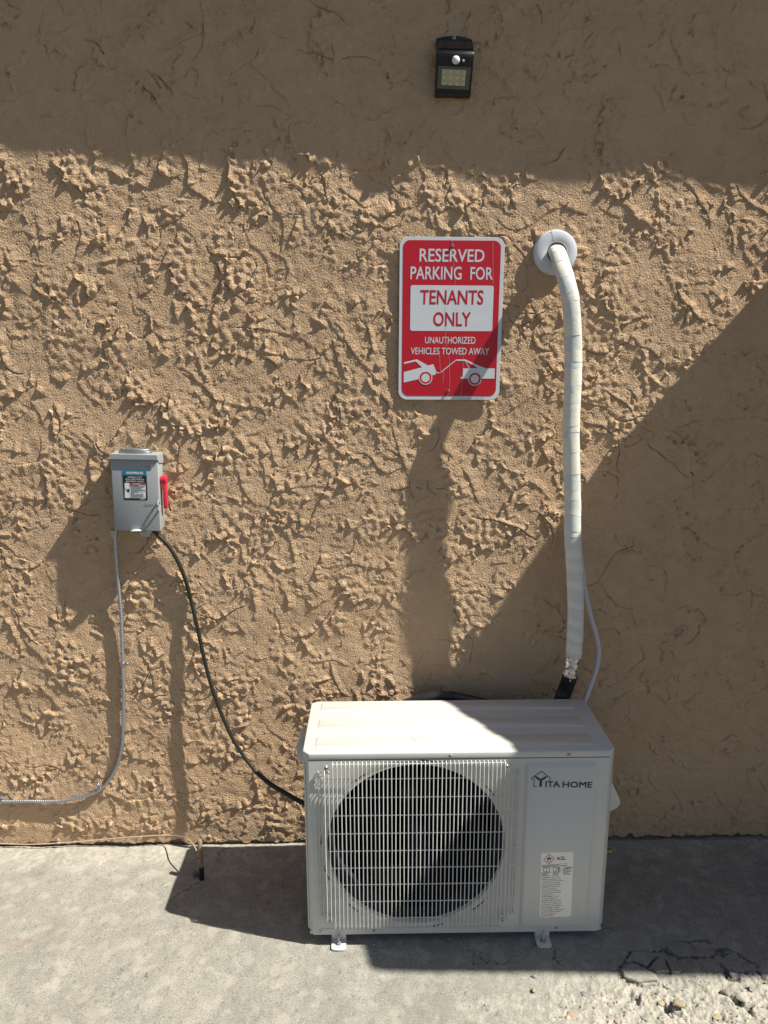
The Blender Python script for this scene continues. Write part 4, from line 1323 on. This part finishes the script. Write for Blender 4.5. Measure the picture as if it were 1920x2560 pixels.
dv = lp(845, 615, 0.060)[1]
MB().lathe([(0.0106, 0.0012), (0.0102, 0.0040), (0.0085, 0.0068), (0.0055, 0.0086), (0.002, 0.0094)], lambda a, b, d: lw(cxl + u + a, dv + b, 0.0552 + d), 24).build('sensor_dome', M_DOME, lamp, smooth=60)
u2, t2 = lower(976, 640)
MB().lathe([(0.0062, 0.0), (0.0058, 0.0018), (0.0045, 0.0018)], lambda a, b, d: lw(cxl + u2 + a, dv - 0.0012 + b, 0.0545 + d), 18).build('button_rim', M_LBLK, lamp)
MB().lathe([(0.0034, 0.0015), (0.0032, 0.0034), (0.002, 0.0038)], lambda a, b, d: lw(cxl + u2 + a, dv - 0.0012 + b, 0.0545 + d), 16).build('button', mat('button_grey', (0.42, 0.42, 0.42), 0.4), lamp)
p = lp(797, 242, 0.0066)
screw(LG, p[0], p[1], 0.0066, lamp, 0.0052, 0.0028)

# ------------------------------------------------------------------ disconnect switch box
BD = 0.056
BG = frame((0, -0.004, 0), 0.0)
o_tl = at(240 + 265 * 0.13261, 1100 + 250 * 0.13261, 'y', -0.004 - BD)
rotb = -0.025
BG = frame((o_tl[0], -0.004, o_tl[2]), rotb)
bw = lambda u, v, d: W(u, v, d, BG)
def bz(X, Y, d=BD):
    return local(BG, 240 + X * 220 / 1659, 1100 + Y * 220 / 1659, d)
M_BOX = mat('box_grey', (0.34, 0.352, 0.352), 0.38, var=0.05, vscale=10, bump=0.05, bscale=700)
M_TEAL = mat('teal_print', (0.0, 0.21, 0.32), 0.4)
M_WPR = mat('white_print', (0.74, 0.74, 0.74), 0.45)
M_HRED = mat('handle_red', (0.58, 0.022, 0.045), 0.38)
box = empty('switch_box', bw(0.07, -0.24, 0))
tag(box, 'grey metal electrical switch box with a red side handle on the sunlit wall', 'electrical box')
xa = (bz(285, 500)[0] + bz(338, 1700)[0]) / 2
xb = (bz(1150, 500)[0] + bz(1225, 1700)[0]) / 2
zb = bz(800, 1716)[1]
zh = bz(700, 365)[1]
mb = MB().prism([(xa + 0.002, zb + 0.003), (xb - 0.001, zb + 0.003), (xb - 0.001, -0.002), (xa + 0.002, -0.002)], bw, 0.0, BD - 0.010)
mb.build('enclosure', M_BOX, box, bevel=0.0012)
mb = MB().prism([(xa, zb), (xb, zb), (xb, zh + 0.004), (xa, zh + 0.004)], bw, BD - 0.016, BD - 0.002)
door = mb.build('door', M_BOX, box, bevel=0.0022, seg=3)
ha, hb = bz(263, 300)[0], bz(1166, 300)[0]
side = MB()
hood = [(0.0, 0.0), (BD + 0.005, -0.0015), (BD + 0.005, zh), (BD + 0.0035, zh), (BD + 0.0035, -0.004), (0.0, -0.0025)]
side.prism(hood, lambda d, v, u: bw(u, v, d), ha, hb)
side.prism([(0.0, -0.002), (BD + 0.003, -0.003), (BD + 0.003, zh), (BD - 0.012, zh - 0.012), (0.0, zh - 0.016)], lambda d, v, u: bw(u, v, d), hb - 0.0015, hb)
side.prism([(0.0, -0.002), (BD + 0.003, -0.003), (BD + 0.003, zh), (BD - 0.012, zh - 0.012), (0.0, zh - 0.016)], lambda d, v, u: bw(u, v, d), ha, ha + 0.0015)
side.build('hood', M_BOX, box, bevel=0.0006, seg=1)
# hub on top
hc = bw((ha + hb) / 2 - 0.003, 0.0, BD * 0.52)
mb = MB().lathe([(0.050, -0.001), (0.050, 0.004), (0.047, 0.005), (0.047, 0.010), (0.044, 0.012)], lambda u, v, d: hc + BG[1] * u + BG[3] * v * 0.48 + BG[2] * d, 36)
mb.build('hub_plate', M_ZINC, box)
for su in (-0.036, 0.036):
    q = hc + BG[1] * su + BG[3] * 0.006
    MB().lathe([(0.0042, 0.008), (0.0042, 0.0145), (0.003, 0.0155)], lambda u, v, d, q=q: q + BG[1] * u + BG[3] * v + BG[2] * d, 10).build('screw', M_SCREW, box)
# label
DF = BD - 0.002
bl = lambda X, Y: bz(X, Y, DF)
L4 = [bl(503, 572), bl(960, 577), bl(966, 1132), bl(522, 1128)]
la, lb_, lt, lb2 = (L4[0][0] + L4[3][0]) / 2, (L4[1][0] + L4[2][0]) / 2, (L4[0][1] + L4[1][1]) / 2, (L4[2][1] + L4[3][1]) / 2
lab = MB().prism(rrect(la, lb2, lb_, lt, 0.003), bw, DF + 0.0002, DF + 0.0006).build('danger_label', M_BLACK, door, smooth=0)
def bq(x, y):   # label picture (zoom 270..390 x 1160..1260) -> label plane
    return local(BG, 270 + x * 120 / 1659, 1160 + y * 120 / 1659, DF)
tz = bq(900, 398)[1]
MB().prism([(la, tz), (lb_, tz), (lb_, lt), (la, lt)], bw, DF + 0.0007, DF + 0.0010).build('teal_band', M_TEAL, lab, smooth=0)
mb = MB()
text_in(mb, 'SIEMENS', [bq(632, 262), bq(1218, 268), bq(1222, 355), bq(634, 345)], bw, DF + 0.0014, bold=0.03)
text_in(mb, 'GENERAL DUTY', [bq(678, 428), bq(1182, 432), bq(1182, 480), bq(678, 474)], bw, DF + 0.0010, bold=0.012)
text_in(mb, 'ENCLOSED SWITCH', [bq(612, 500), bq(1245, 508), bq(1245, 558), bq(612, 550)], bw, DF + 0.0010, bold=0.012)
text_in(mb, '30A 240VAC, 250VDC', [bq(615, 570), bq(1252, 580), bq(1252, 634), bq(615, 624)], bw, DF + 0.0010, bold=0.012)
wx_ = [bq(578, 650), bq(1300, 662), bq(1310, 1182), bq(585, 1172)]
mb.prism(wx_, bw, DF + 0.0007, DF + 0.0010)
mb.prism([bq(1110, 1205), bq(1280, 1208), bq(1280, 1222), bq(1110, 1220)], bw, DF + 0.0007, DF + 0.0009)
mb.build('white_print', M_WPR, lab, smooth=0)
MB().prism([bq(750, 652), bq(1300, 664), bq(1302, 722), bq(752, 712)], bw, DF + 0.0012, DF + 0.0014).build('danger_band', mat('danger_red', (0.45, 0.008, 0.03), 0.45), lab, smooth=0)
mb = MB()
text_in(mb, 'DANGER', [bq(930, 668), bq(1150, 674), bq(1150, 706), bq(930, 700)], bw, DF + 0.0017, bold=0.02)
mb.prism([bq(862, 700), bq(906, 702), bq(884, 664)], bw, DF + 0.0015, DF + 0.0017)
mb.build('danger_word', M_WPR, lab, smooth=0)
mb = MB()
bs = abs(bq(1000, 900)[0] - bq(0, 900)[0]) / 1000
stroke(mb, [bq(756, 720), bq(766, 1176)], 5 * bs, bw, DF + 0.0011)
stroke(mb, [bq(775, 735), bq(1050, 742)], 14 * bs, bw, DF + 0.0011)
for i, (a, b) in enumerate(((775, 1280), (800, 1260), (800, 1200), (800, 1150), (800, 1220), (800, 1290), (800, 1290), (800, 1030), (800, 1240), (800, 920), (800, 1250), (800, 1230), (800, 1220), (800, 1280), (800, 1170))):
    y = 765 + i * 27.5
    x = a
    while x < b - 20:
        w_ = rnd.uniform(30, 95)
        stroke(mb, [bq(x, y), bq(min(x + w_, b), y + 1)], 8 * bs, bw, DF + 0.0011)
        x += w_ + 16
stroke(mb, [bq(600, 848), bq(640, 862), bq(628, 905), bq(670, 900)], 14 * bs, bw, DF + 0.0011)
mb.prism([bq(680, 860), bq(725, 855), bq(740, 910), bq(735, 970), bq(700, 980), bq(660, 950), bq(668, 900)], bw, DF + 0.0010, DF + 0.0013)
mb.build('fine_print', M_BLACK, lab, smooth=0)
mb = MB()
text_in(mb, 'ON', [bl(935, 472), bl(1050, 472), bl(1050, 525), bl(935, 525)], bw, DF + 0.0002)
v_, f_ = list(mb.v), list(mb.f)
def emboss(text, q):
    m1 = MB()
    for d in (0.0003, 0.0006):
        text_in(m1, text, q, bw, DF + d, bold=0.004 if d < 0.0005 else -0.004)
    return m1
emboss('ON', [bl(935, 472), bl(1050, 472), bl(1050, 525), bl(935, 525)]).build('raised_word', M_BOX, door, smooth=0)
emboss('OFF', [bl(905, 1205), bl(1080, 1205), bl(1080, 1250), bl(905, 1250)]).build('raised_word', M_BOX, door, smooth=0)
# red handle on the right side: round pivot, lever hanging down
hu = xb + 0.0005
hd_ = BD * 0.50
hfn = lambda d, v, u: bw(u, v, d)
pv = local(BG, 240 + 1280 * 0.13261, 1100 + 745 * 0.13261, hd_)[1]
pe = local(BG, 240 + 1270 * 0.13261, 1100 + 1290 * 0.13261, hd_)[1]
handle = MB().prism([(hd_ + x, pv + y) for x, y in circ(0, 0, 0.0125, 24)], hfn, hu, hu + 0.013).build('handle', M_HRED, box, bevel=0.0015)
lev = [(hd_ - 0.0085, pv), (hd_ - 0.0070, pe + 0.006), (hd_ - 0.003, pe), (hd_ + 0.006, pe), (hd_ + 0.0095, pe + 0.006), (hd_ + 0.0110, pv)]
MB().prism(lev, hfn, hu + 0.006, hu + 0.017).build('lever', M_HRED, handle, bevel=0.0018)
MB().prism([(hd_ + x, pv + y) for x, y in circ(0, 0, 0.0140, 24)], hfn, hu + 0.010, hu + 0.018).build('cap', M_HRED, handle, bevel=0.002)
# lock hasp: a light loop standing out of the door edge
rv0, rv1 = bz(1180, 1118, BD)[1], bz(1180, 1330, BD)[1]
mb = MB()
oc, ic = [], []
Hm, Hh = (rv0 + rv1) / 2, (rv0 - rv1) / 2
no = 28
for i in range(no):
    a = 2 * math.pi * i / no
    oc.append((BD + 0.004 + 0.017 * math.cos(a), Hm + Hh * math.sin(a)))
    ic.append((BD + 0.003 + 0.0085 * math.cos(a), Hm + (Hh - 0.0075) * math.sin(a)))
uu = bz(1195, 1220, BD)[0]
for i in range(no):
    j = (i + 1) % no
    mb.prism([oc[i], oc[j], ic[j], ic[i]], hfn, uu - 0.0012, uu + 0.0012)
mb.build('lock_hasp', M_BOX, box, smooth=40)
# bottom latch tab and cable fittings
MB().prism([bz(670, 1702), bz(705, 1690), bz(840, 1684), bz(872, 1694), bz(850, 1712), bz(680, 1716)], bw, BD - 0.002, BD + 0.010).build('latch_tab', M_WPR, box, bevel=0.0008)
c1 = bw(*bz(940, 1716, BD * 0.5), BD * 0.5)
MB().lathe([(0.021, 0.004), (0.021, -0.006), (0.018, -0.008), (0.018, -0.014), (0.014, -0.016)], lambda u, v, d: c1 + BG[1] * u + BG[3] * v + BG[2] * d, 24).build('cable_gland', M_ZINC, box)
c2 = bw(*bz(345, 1716, BD * 0.55), BD * 0.55)
MB().lathe([(0.0125, 0.004), (0.0125, -0.004), (0.0105, -0.006), (0.0105, -0.016), (0.009, -0.018)], lambda u, v, d: c2 + BG[1] * u + BG[3] * v + BG[2] * d, 18).build('conduit_fitting', M_ZINC, box)

# ------------------------------------------------------------------ flexible metal conduit
def onwall(px, py, d):
    return at(px, py, 'y', -d)
cpts = [(287.5, 1325, 0.034), (288, 1345, 0.034), (292, 1405, 0.026), (297, 1473, 0.019), (303, 1541, 0.014), (306, 1622, 0.0115), (307, 1664, 0.011), (309.5, 1747, 0.0105), (307, 1850, 0.0105), (297, 1901, 0.0105), (278, 1942.5, 0.0105), (252, 1972, 0.0105), (217, 1989, 0.011), (169, 2000, 0.011), (120.5, 2003.7, 0.0105), (72, 2003, 0.0105), (5, 2003.7, 0.0105), (-70, 2004, 0.0105), (-150, 2004, 0.0105), (-450, 2006, 0.0105), (-900, 2006, 0.0105)]
path = spline([onwall(*p) for p in cpts], 14)
# resample evenly, then alternate radius for the spiral ribs
P = np.array(path)
sl_ = np.concatenate([[0], np.cumsum(np.linalg.norm(np.diff(P, axis=0), axis=1))])
nn = int(sl_[-1] / 0.0016)
tt = np.linspace(0, sl_[-1], nn)
P2 = np.stack([np.interp(tt, sl_, P[:, i]) for i in range(3)], 1)
rad = [0.0058 + 0.0009 * math.sin(2 * math.pi * s_ / 0.0064) for s_ in tt]
conduit = MB().tube(P2, rad, 12).build('metal_conduit', M_ZINC, None, smooth=70)
tag(conduit, 'ribbed silver flexible conduit running down the wall from the switch box', 'conduit')
def clamp(px, py, dirpx, hx_, hy_):
    c = onwall(px, py, 0.0105)
    a = onwall(px + dirpx[0], py + dirpx[1], 0.0105)
    t = (a - c) / np.linalg.norm(a - c)
    m_ = MB().tube([c - t * 0.006, c + t * 0.006], 0.0084, 14)
    o = m_.build('strap', M_ZINC, conduit)
    e = onwall(px + hx_, py + hy_, 0.006)
    q = e - c
    q[1] = 0
    q /= np.linalg.norm(q)
    m2 = MB()
    w0, w1 = c + q * 0.005, c + q * 0.021
    s_ = t * 0.0062
    y0_, y1_ = -0.0075, -0.0095
    m2.hexa([(*(w0 - s_)[:1], y0_, (w0 - s_)[2]), (*(w0 + s_)[:1], y0_, (w0 + s_)[2]), (*(w1 + s_ * 0.8)[:1], y0_, (w1 + s_ * 0.8)[2]), (*(w1 - s_ * 0.8)[:1], y0_, (w1 - s_ * 0.8)[2]),
             (*(w0 - s_)[:1], y1_, (w0 - s_)[2]), (*(w0 + s_)[:1], y1_, (w0 + s_)[2]), (*(w1 + s_ * 0.8)[:1], y1_, (w1 + s_ * 0.8)[2]), (*(w1 - s_ * 0.8)[:1], y1_, (w1 - s_ * 0.8)[2])])
    m2.build('tab', M_ZINC, o, bevel=0.0006, seg=1)
    fr = frame((w1[0] - q[0] * 0.006, 0, w1[2] - q[2] * 0.006))
    x = MB().lathe([(0.0052, 0.0094), (0.0052, 0.0125), (0.0035, 0.0142)], lambda u, v, d: W(u, v, d, fr), 8)
    x.build('screw', M_ZINC, o, smooth=20)
clamp(307, 1660, (2, 60), 16, -2)
clamp(250, 1972, (-30, 15), -8, -16)
clamp(3, 2003.7, (40, 0), 2, -18)
clamp(-480, 2006, (40, 0), 2, -18)

# ------------------------------------------------------------------ black power cable
kp = [(376, 1325, 0.030), (386, 1330, 0.026), (396, 1339, 0.022), (419, 1362, 0.018), (443, 1400, 0.017), (463, 1448, 0.018), (477, 1499, 0.012), (491, 1558, 0.0225), (506, 1626, 0.028), (518, 1678, 0.032), (535.5, 1736, 0.039), (556, 1791, 0.046), (580, 1843, 0.054), (608, 1888, 0.064), (639, 1929, 0.076)]
kq = [(639, 1929, 0.076), (676, 1960, 0.088), (721, 1987, 0.098), (762, 2010, 0.106), (800, 2026, 0.112), (850, 2030, 0.112)]
c0 = c1 + BG[1] * 0.004 - BG[2] * 0.010
M_CABLE = mat('cable_black', (0.016, 0.017, 0.012), 0.38)
cable = MB().tube(spline([onwall(*p) for p in kp], 8), 0.0062, 12).build('power_cable', M_CABLE, None, smooth=70)
tag(cable, 'black power cable hanging from the switch box down to the unit', 'cable')
MB().tube(spline([onwall(*p) for p in kq], 8), 0.0076, 12).build('sleeve', M_RUB, cable, smooth=70)

# ------------------------------------------------------------------ pipe sleeve and wrapped line set
M_COLLAR = mat('white_plastic', (0.66, 0.68, 0.72), 0.32, var=0.03, vscale=20)
cc = at(1388.6, 631.3, 'y', -0.010)
RC = 0.0632
CG = frame((cc[0], 0, cc[2]))
cwf = lambda u, v, d: W(u, v, d, CG)
wc = at(1390, 630, 'y', -0.012)
RH = 0.0290
hofu, hofv = 0.003, -0.001
mb = MB()
prof = [(RC, 0.0), (RC, 0.010), (RC - 0.0025, 0.0155), (RC - 0.008, 0.0180), (RH + 0.003, 0.0180), (RH, 0.0165), (RH, -0.010)]
nseg = 56
vs = []
for i, (r, d) in enumerate(prof):
    f = (RC - r) / (RC - RH)
    for k in range(nseg):
        a = 2 * math.pi * k / nseg
        vs.append(cwf(r * math.cos(a) + hofu * f, r * math.sin(a) + hofv * f, d))
fs = [(i * nseg + k, i * nseg + (k + 1) % nseg, (i + 1) * nseg + (k + 1) % nseg, (i + 1) * nseg + k) for i in range(len(prof) - 1) for k in range(nseg)]
mb.add(vs, fs)
collar = mb.build('wall_sleeve', M_COLLAR, None, smooth=40)
tag(collar, 'white round plastic collar round the pipe hole in the wall', 'pipe collar')
MB().prism([(hofu + x, hofv + y) for x, y in circ(0, 0, RH + 0.0015, 32)], cwf, -0.014, -0.0125).build('hole', M_HOLE, collar, smooth=0)
mb = MB()
stroke(mb, [(-0.0170, 0.0600), (-0.0135, 0.0450), (-0.0095, 0.0285)], 0.0008, cwf, 0.0176, 0.0006)
mb.build('seam', mat('seam_grey', (0.12, 0.13, 0.15), 0.6), collar, smooth=0)

lp_pts = [(1390, 625, -0.010), (1391, 627, 0.012), (1396, 637, 0.036), (1403, 660, 0.0684), (1411, 685, 0.0912), (1421, 722, 0.1049), (1429, 775, 0.1094), (1433, 873, 0.1060), (1432, 967, 0.1094), (1427.5, 1086, 0.1110), (1431, 1227, 0.1072), (1431.5, 1333, 0.1094), (1437, 1438, 0.1117), (1439, 1544, 0.1117), (1434, 1632, 0.1117), (1428, 1668, 0.1117), (1424, 1693, 0.1117), (1414, 1722, 0.100), (1404, 1750, 0.104), (1396, 1785, 0.108), (1392, 1830, 0.110)]
LP = np.array(spline([onwall(*p) for p in lp_pts], 16))
ls = np.concatenate([[0], np.cumsum(np.linalg.norm(np.diff(LP, axis=0), axis=1))])
def along(s):
    s = np.clip(s, 0, ls[-1])
    return np.array([np.interp(s, ls, LP[:, i]) for i in range(3)])
def s_at(idx): return ls[min(idx * 16, len(ls) - 1)]
S_FOIL, S_BLK, S_END = s_at(14) + 0.006, s_at(16), ls[-1]
lineset = MB().tube([along(s) for s in np.linspace(0, S_FOIL + 0.01, 120)], 0.0240, 20, rb=0.0152, fixed=(1, 0, 0)).build('line_set', mat('tape_core', (0.62, 0.60, 0.54), 0.5), None, smooth=70)
tag(lineset, 'thick pipe bundle wrapped in cream tape, curving from wall collar down to the unit', 'pipe')
M_TAPE1 = mat('tape_cream', (0.76, 0.725, 0.615), 0.38, var=0.06, vscale=60, bump=0.25, bscale=160)
M_TAPE2 = mat('tape_pale', (0.655, 0.66, 0.615), 0.36, var=0.06, vscale=60, bump=0.25, bscale=160)
def band(s0, s1, mt, r0, r1, tilt0, tilt1, name, par, seed):
    """one turn of tape: slanted ring hugging the bundle, thicker at its overlapping edge"""
    r = random.Random(seed)
    n, m_ = 28, 5
    ph = [r.uniform(0, 6.28) for _ in range(3)]
    vs = []
    for i in range(m_):
        f = i / (m_ - 1)
        for k in range(n):
            a = 2 * math.pi * k / n
            s = s0 + (s1 - s0) * f + (tilt0 + (tilt1 - tilt0) * f) * math.cos(a) + 0.0005 * math.sin(3 * a + ph[0])
            c = along(s)
            t = along(s + 0.004) - along(s - 0.004)
            t /= np.linalg.norm(t)
            ax = np.array([1.0, 0, 0]); ax -= t * (t @ ax); ax /= np.linalg.norm(ax)
            bx2 = np.cross(t, ax)
            rr = r0 + (r1 - r0) * f + 0.0004 * math.sin(2 * a + ph[1]) + 0.0003 * math.sin(5 * a + ph[2]) * f
            vs.append(c + ax * math.cos(a) * (0.0243 + rr) + bx2 * math.sin(a) * (0.0156 + rr))
    fs = [(i * n + k, i * n + (k + 1) % n, (i + 1) * n + (k + 1) % n, (i + 1) * n + k) for i in range(m_ - 1) for k in range(n)]
    e = MB().add(vs, fs)
    # folded edge back into the bundle
    n0 = (m_ - 1) * n
    vs2 = [np.array(vs[n0 + k]) for k in range(n)]
    cen = np.mean(vs2, 0)
    e.add(vs2 + [cen + (v - cen) * 0.982 for v in vs2], [(k, (k + 1) % n, n + (k + 1) % n, n + k) for k in range(n)])
    return e.build(name, mt, par, smooth=45)
s = 0.012
bi = 0
br = random.Random(12)
cream_from = 0.0
while s < S_FOIL - 0.004:
    w_ = br.choice([0.017, 0.024, 0.032, 0.042, 0.050])
    s2 = min(s + w_, S_FOIL + 0.002)
    f = s / S_FOIL
    tl = 0.006 * sstep(0.45, 0.7, f) + br.uniform(-0.0015, 0.0015)
    if f < 0.12: pale = bi % 2 == 1 and br.random() < 0.6
    elif f < 0.30: pale = bi % 2 == 1
    elif f < 0.52: pale = br.random() < 0.30
    else: pale = bi % 2 == 0
    lump = br.uniform(0, 0.0005)
    if f > 0.5 and not pale: s2 = min(s + w_ * 0.55, S_FOIL)
    band(s, s2 + 0.003, M_TAPE2 if pale else M_TAPE1, 0.0005 + lump, 0.0009 + lump, tl, tl + br.uniform(-0.001, 0.001), 'tape_turn', lineset, bi)
    s = s2
    bi += 1
M_FOIL = mat('foil', (0.78, 0.76, 0.72), 0.22, 1.0, bump=1.0, bscale=75)
fo = MB()
n, m_ = 40, 22
fr_ = random.Random(5)
nz = [[fr_.gauss(0, 1) for _ in range(n)] for _ in range(m_)]
vs = []
for i in range(m_):
    f = i / (m_ - 1)
    s = S_FOIL - 0.006 + (S_BLK + 0.004 - S_FOIL + 0.006) * f
    c = along(s)
    t = along(s + 0.004) - along(s - 0.004); t /= np.linalg.norm(t)
    ax = np.array([1.0, 0, 0]); ax -= t * (t @ ax); ax /= np.linalg.norm(ax)
    b2 = np.cross(t, ax)
    for k in range(n):
        a = 2 * math.pi * k / n
        cr_ = 0.0012 * (nz[i][k] * 0.5 + nz[i][(k + 1) % n] * 0.3 + nz[(i + 1) % m_][k] * 0.4)
        vs.append(c + ax * math.cos(a) * (0.0212 + cr_ + 0.001 * (1 - f)) + b2 * math.sin(a) * (0.0153 + cr_) + t * 0.0008 * nz[i][(k + 7) % n])
fo.add(vs, [(i * n + k, i * n + (k + 1) % n, (i + 1) * n + (k + 1) % n, (i + 1) * n + k) for i in range(m_ - 1) for k in range(n)])
fo.build('foil_wrap', M_FOIL, lineset, smooth=25)
MB().tube([along(s) for s in np.linspace(S_BLK - 0.004, S_END, 40)], 0.0245, 20, rb=0.016, fixed=(1, 0, 0)).build('insulation', M_RUB, lineset, smooth=70)

# ------------------------------------------------------------------ drain hose
hpts = [(1442, 1290, 0.082), (1446, 1335, 0.080), (1450, 1380, 0.076), (1457, 1430, 0.070), (1463, 1475, 0.066), (1474, 1530, 0.062), (1487, 1575, 0.060), (1495, 1610, 0.060), (1496.5, 1640, 0.062), (1490, 1675, 0.066), (1478, 1710, 0.072), (1467, 1738, 0.078), (1459, 1760, 0.084), (1452, 1790, 0.090), (1448, 1840, 0.095)]
hose = MB().tube(spline([onwall(*p) for p in hpts], 8), 0.0078, 12).build('drain_hose', mat('hose_white', (0.56, 0.52, 0.545), 0.35), None, smooth=70)
tag(hose, 'thin pale plastic drain hose bowing out beside the wrapped pipe', 'hose')

# ------------------------------------------------------------------ black coil behind the unit
kc = [(1012, 1752), (1030, 1742), (1060, 1732), (1096, 1727.5), (1130, 1729), (1170, 1736), (1205, 1744), (1240, 1760)]
pts = [onwall(px, py + 14, 0.070) for px, py in kc]
pts = [pts[0] + np.array([-0.03, 0, -0.06])] + pts + [pts[-1] + np.array([0.03, 0, -0.06])]
coilh = MB().tube(spline(pts, 8), 0.0175, 16).build('black_hose', mat('hose_black', (0.020, 0.021, 0.024), 0.30, var=0.2, vscale=40), None, smooth=70)
tag(coilh, 'arc of thick black hose rising just above the back of the unit', 'hose')
a_, b_ = onwall(1124, 1742, 0.070), onwall(1136, 1744, 0.070)
MB().tube([a_, b_], 0.0185, 16).build('cuff', M_RUB, coilh)

# ------------------------------------------------------------------ ground wire and pipe stub at the wall base
M_RUST = mat('weathered_pipe', (0.26, 0.175, 0.11), 0.65, var=0.3, vscale=80)
M_TANP = mat('tan_paint', (0.46, 0.325, 0.215), 0.55, var=0.15, vscale=60)
rod_b = at(505, 2196.7, 'z', 0.0)
ry = rod_b[1]
zt_ = at(503.5, 2099, 'y', ry)[2]
zc_ = at(505, 2142, 'y', ry)[2]
zk_ = at(505, 2166, 'y', ry)[2]
rx = rod_b[0]
rod = MB().tube([(rx, ry, zk_), (rx, ry, zc_ + 0.004)], 0.0078, 14).build('pipe_stub', M_RUST, None)
tag(rod, 'short brown pipe stub rising from a chipped hole in the concrete by the wall', 'pipe')
MB().tube([(rx, ry, -0.02), (rx, ry, zk_)], 0.0082, 14).build('tape', M_RUB, rod)
MB().tube([(rx, ry, zc_ + 0.004), (rx, ry, zt_ - 0.002), (rx, ry, zt_)], [0.0076, 0.0076, 0.0062], 14).build('upper_pipe', M_RUST, rod)
MB().lathe([(0.0080, -0.009), (0.0104, -0.008), (0.0104, 0.0035), (0.0080, 0.0045)], lambda u, v, d: (rx + u, ry + v, zc_ - 0.004 + d), 16).build('clamp', M_RUST, rod)
MB().box((rx - 0.0145, ry - 0.004, zc_ - 0.013), (rx - 0.006, ry + 0.004, zc_ - 0.003)).build('clamp_lug', M_RUST, rod, bevel=0.001)
wpts = [(-900, 2116, 0.009), (-450, 2112, 0.009), (-90, 2107, 0.009), (0, 2109, 0.009), (72, 2111, 0.009), (145, 2108, 0.009), (217, 2102.5, 0.009), (313, 2094, 0.009), (400, 2088.5, 0.010), (429, 2089, 0.016), (445, 2090.5, 0.040), (458, 2093, 0.070), (472, 2100, 0.105), (484, 2113, 0.135)]
wl_ = [onwall(*p) for p in wpts] + [at(492.6, 2130, 'y', ry + 0.010), at(496.5, 2143, 'y', ry - 0.002)]
wire = MB().tube(spline(wl_, 8), 0.0021, 8).build('ground_wire', M_TANP, None, smooth=70)
tag(wire, 'thin tan painted wire clipped along the foot of the wall to the pipe stub', 'wire')
for px, py in ((146, 2107.5), (409.5, 2088.5)):
    c = onwall(px, py, 0.009)
    b = MB().tube([c + np.array([-0.0055, 0, 0]), c + np.array([0.0055, 0, 0])], 0.0042, 10)
    b.box((c[0] - 0.0042, -0.0075, c[2] + 0.002), (c[0] + 0.0042, -0.0045, c[2] + 0.016))
    o = b.build('clip', M_TANP, wire, bevel=0.0006, seg=1)
    fr = frame((c[0], 0, c[2] + 0.0105))
    MB().lathe([(0.0038, 0.0074), (0.0036, 0.0095), (0.002, 0.0104)], lambda u, v, d: W(u, v, d, fr), 10).build('nail', M_TANP, o)
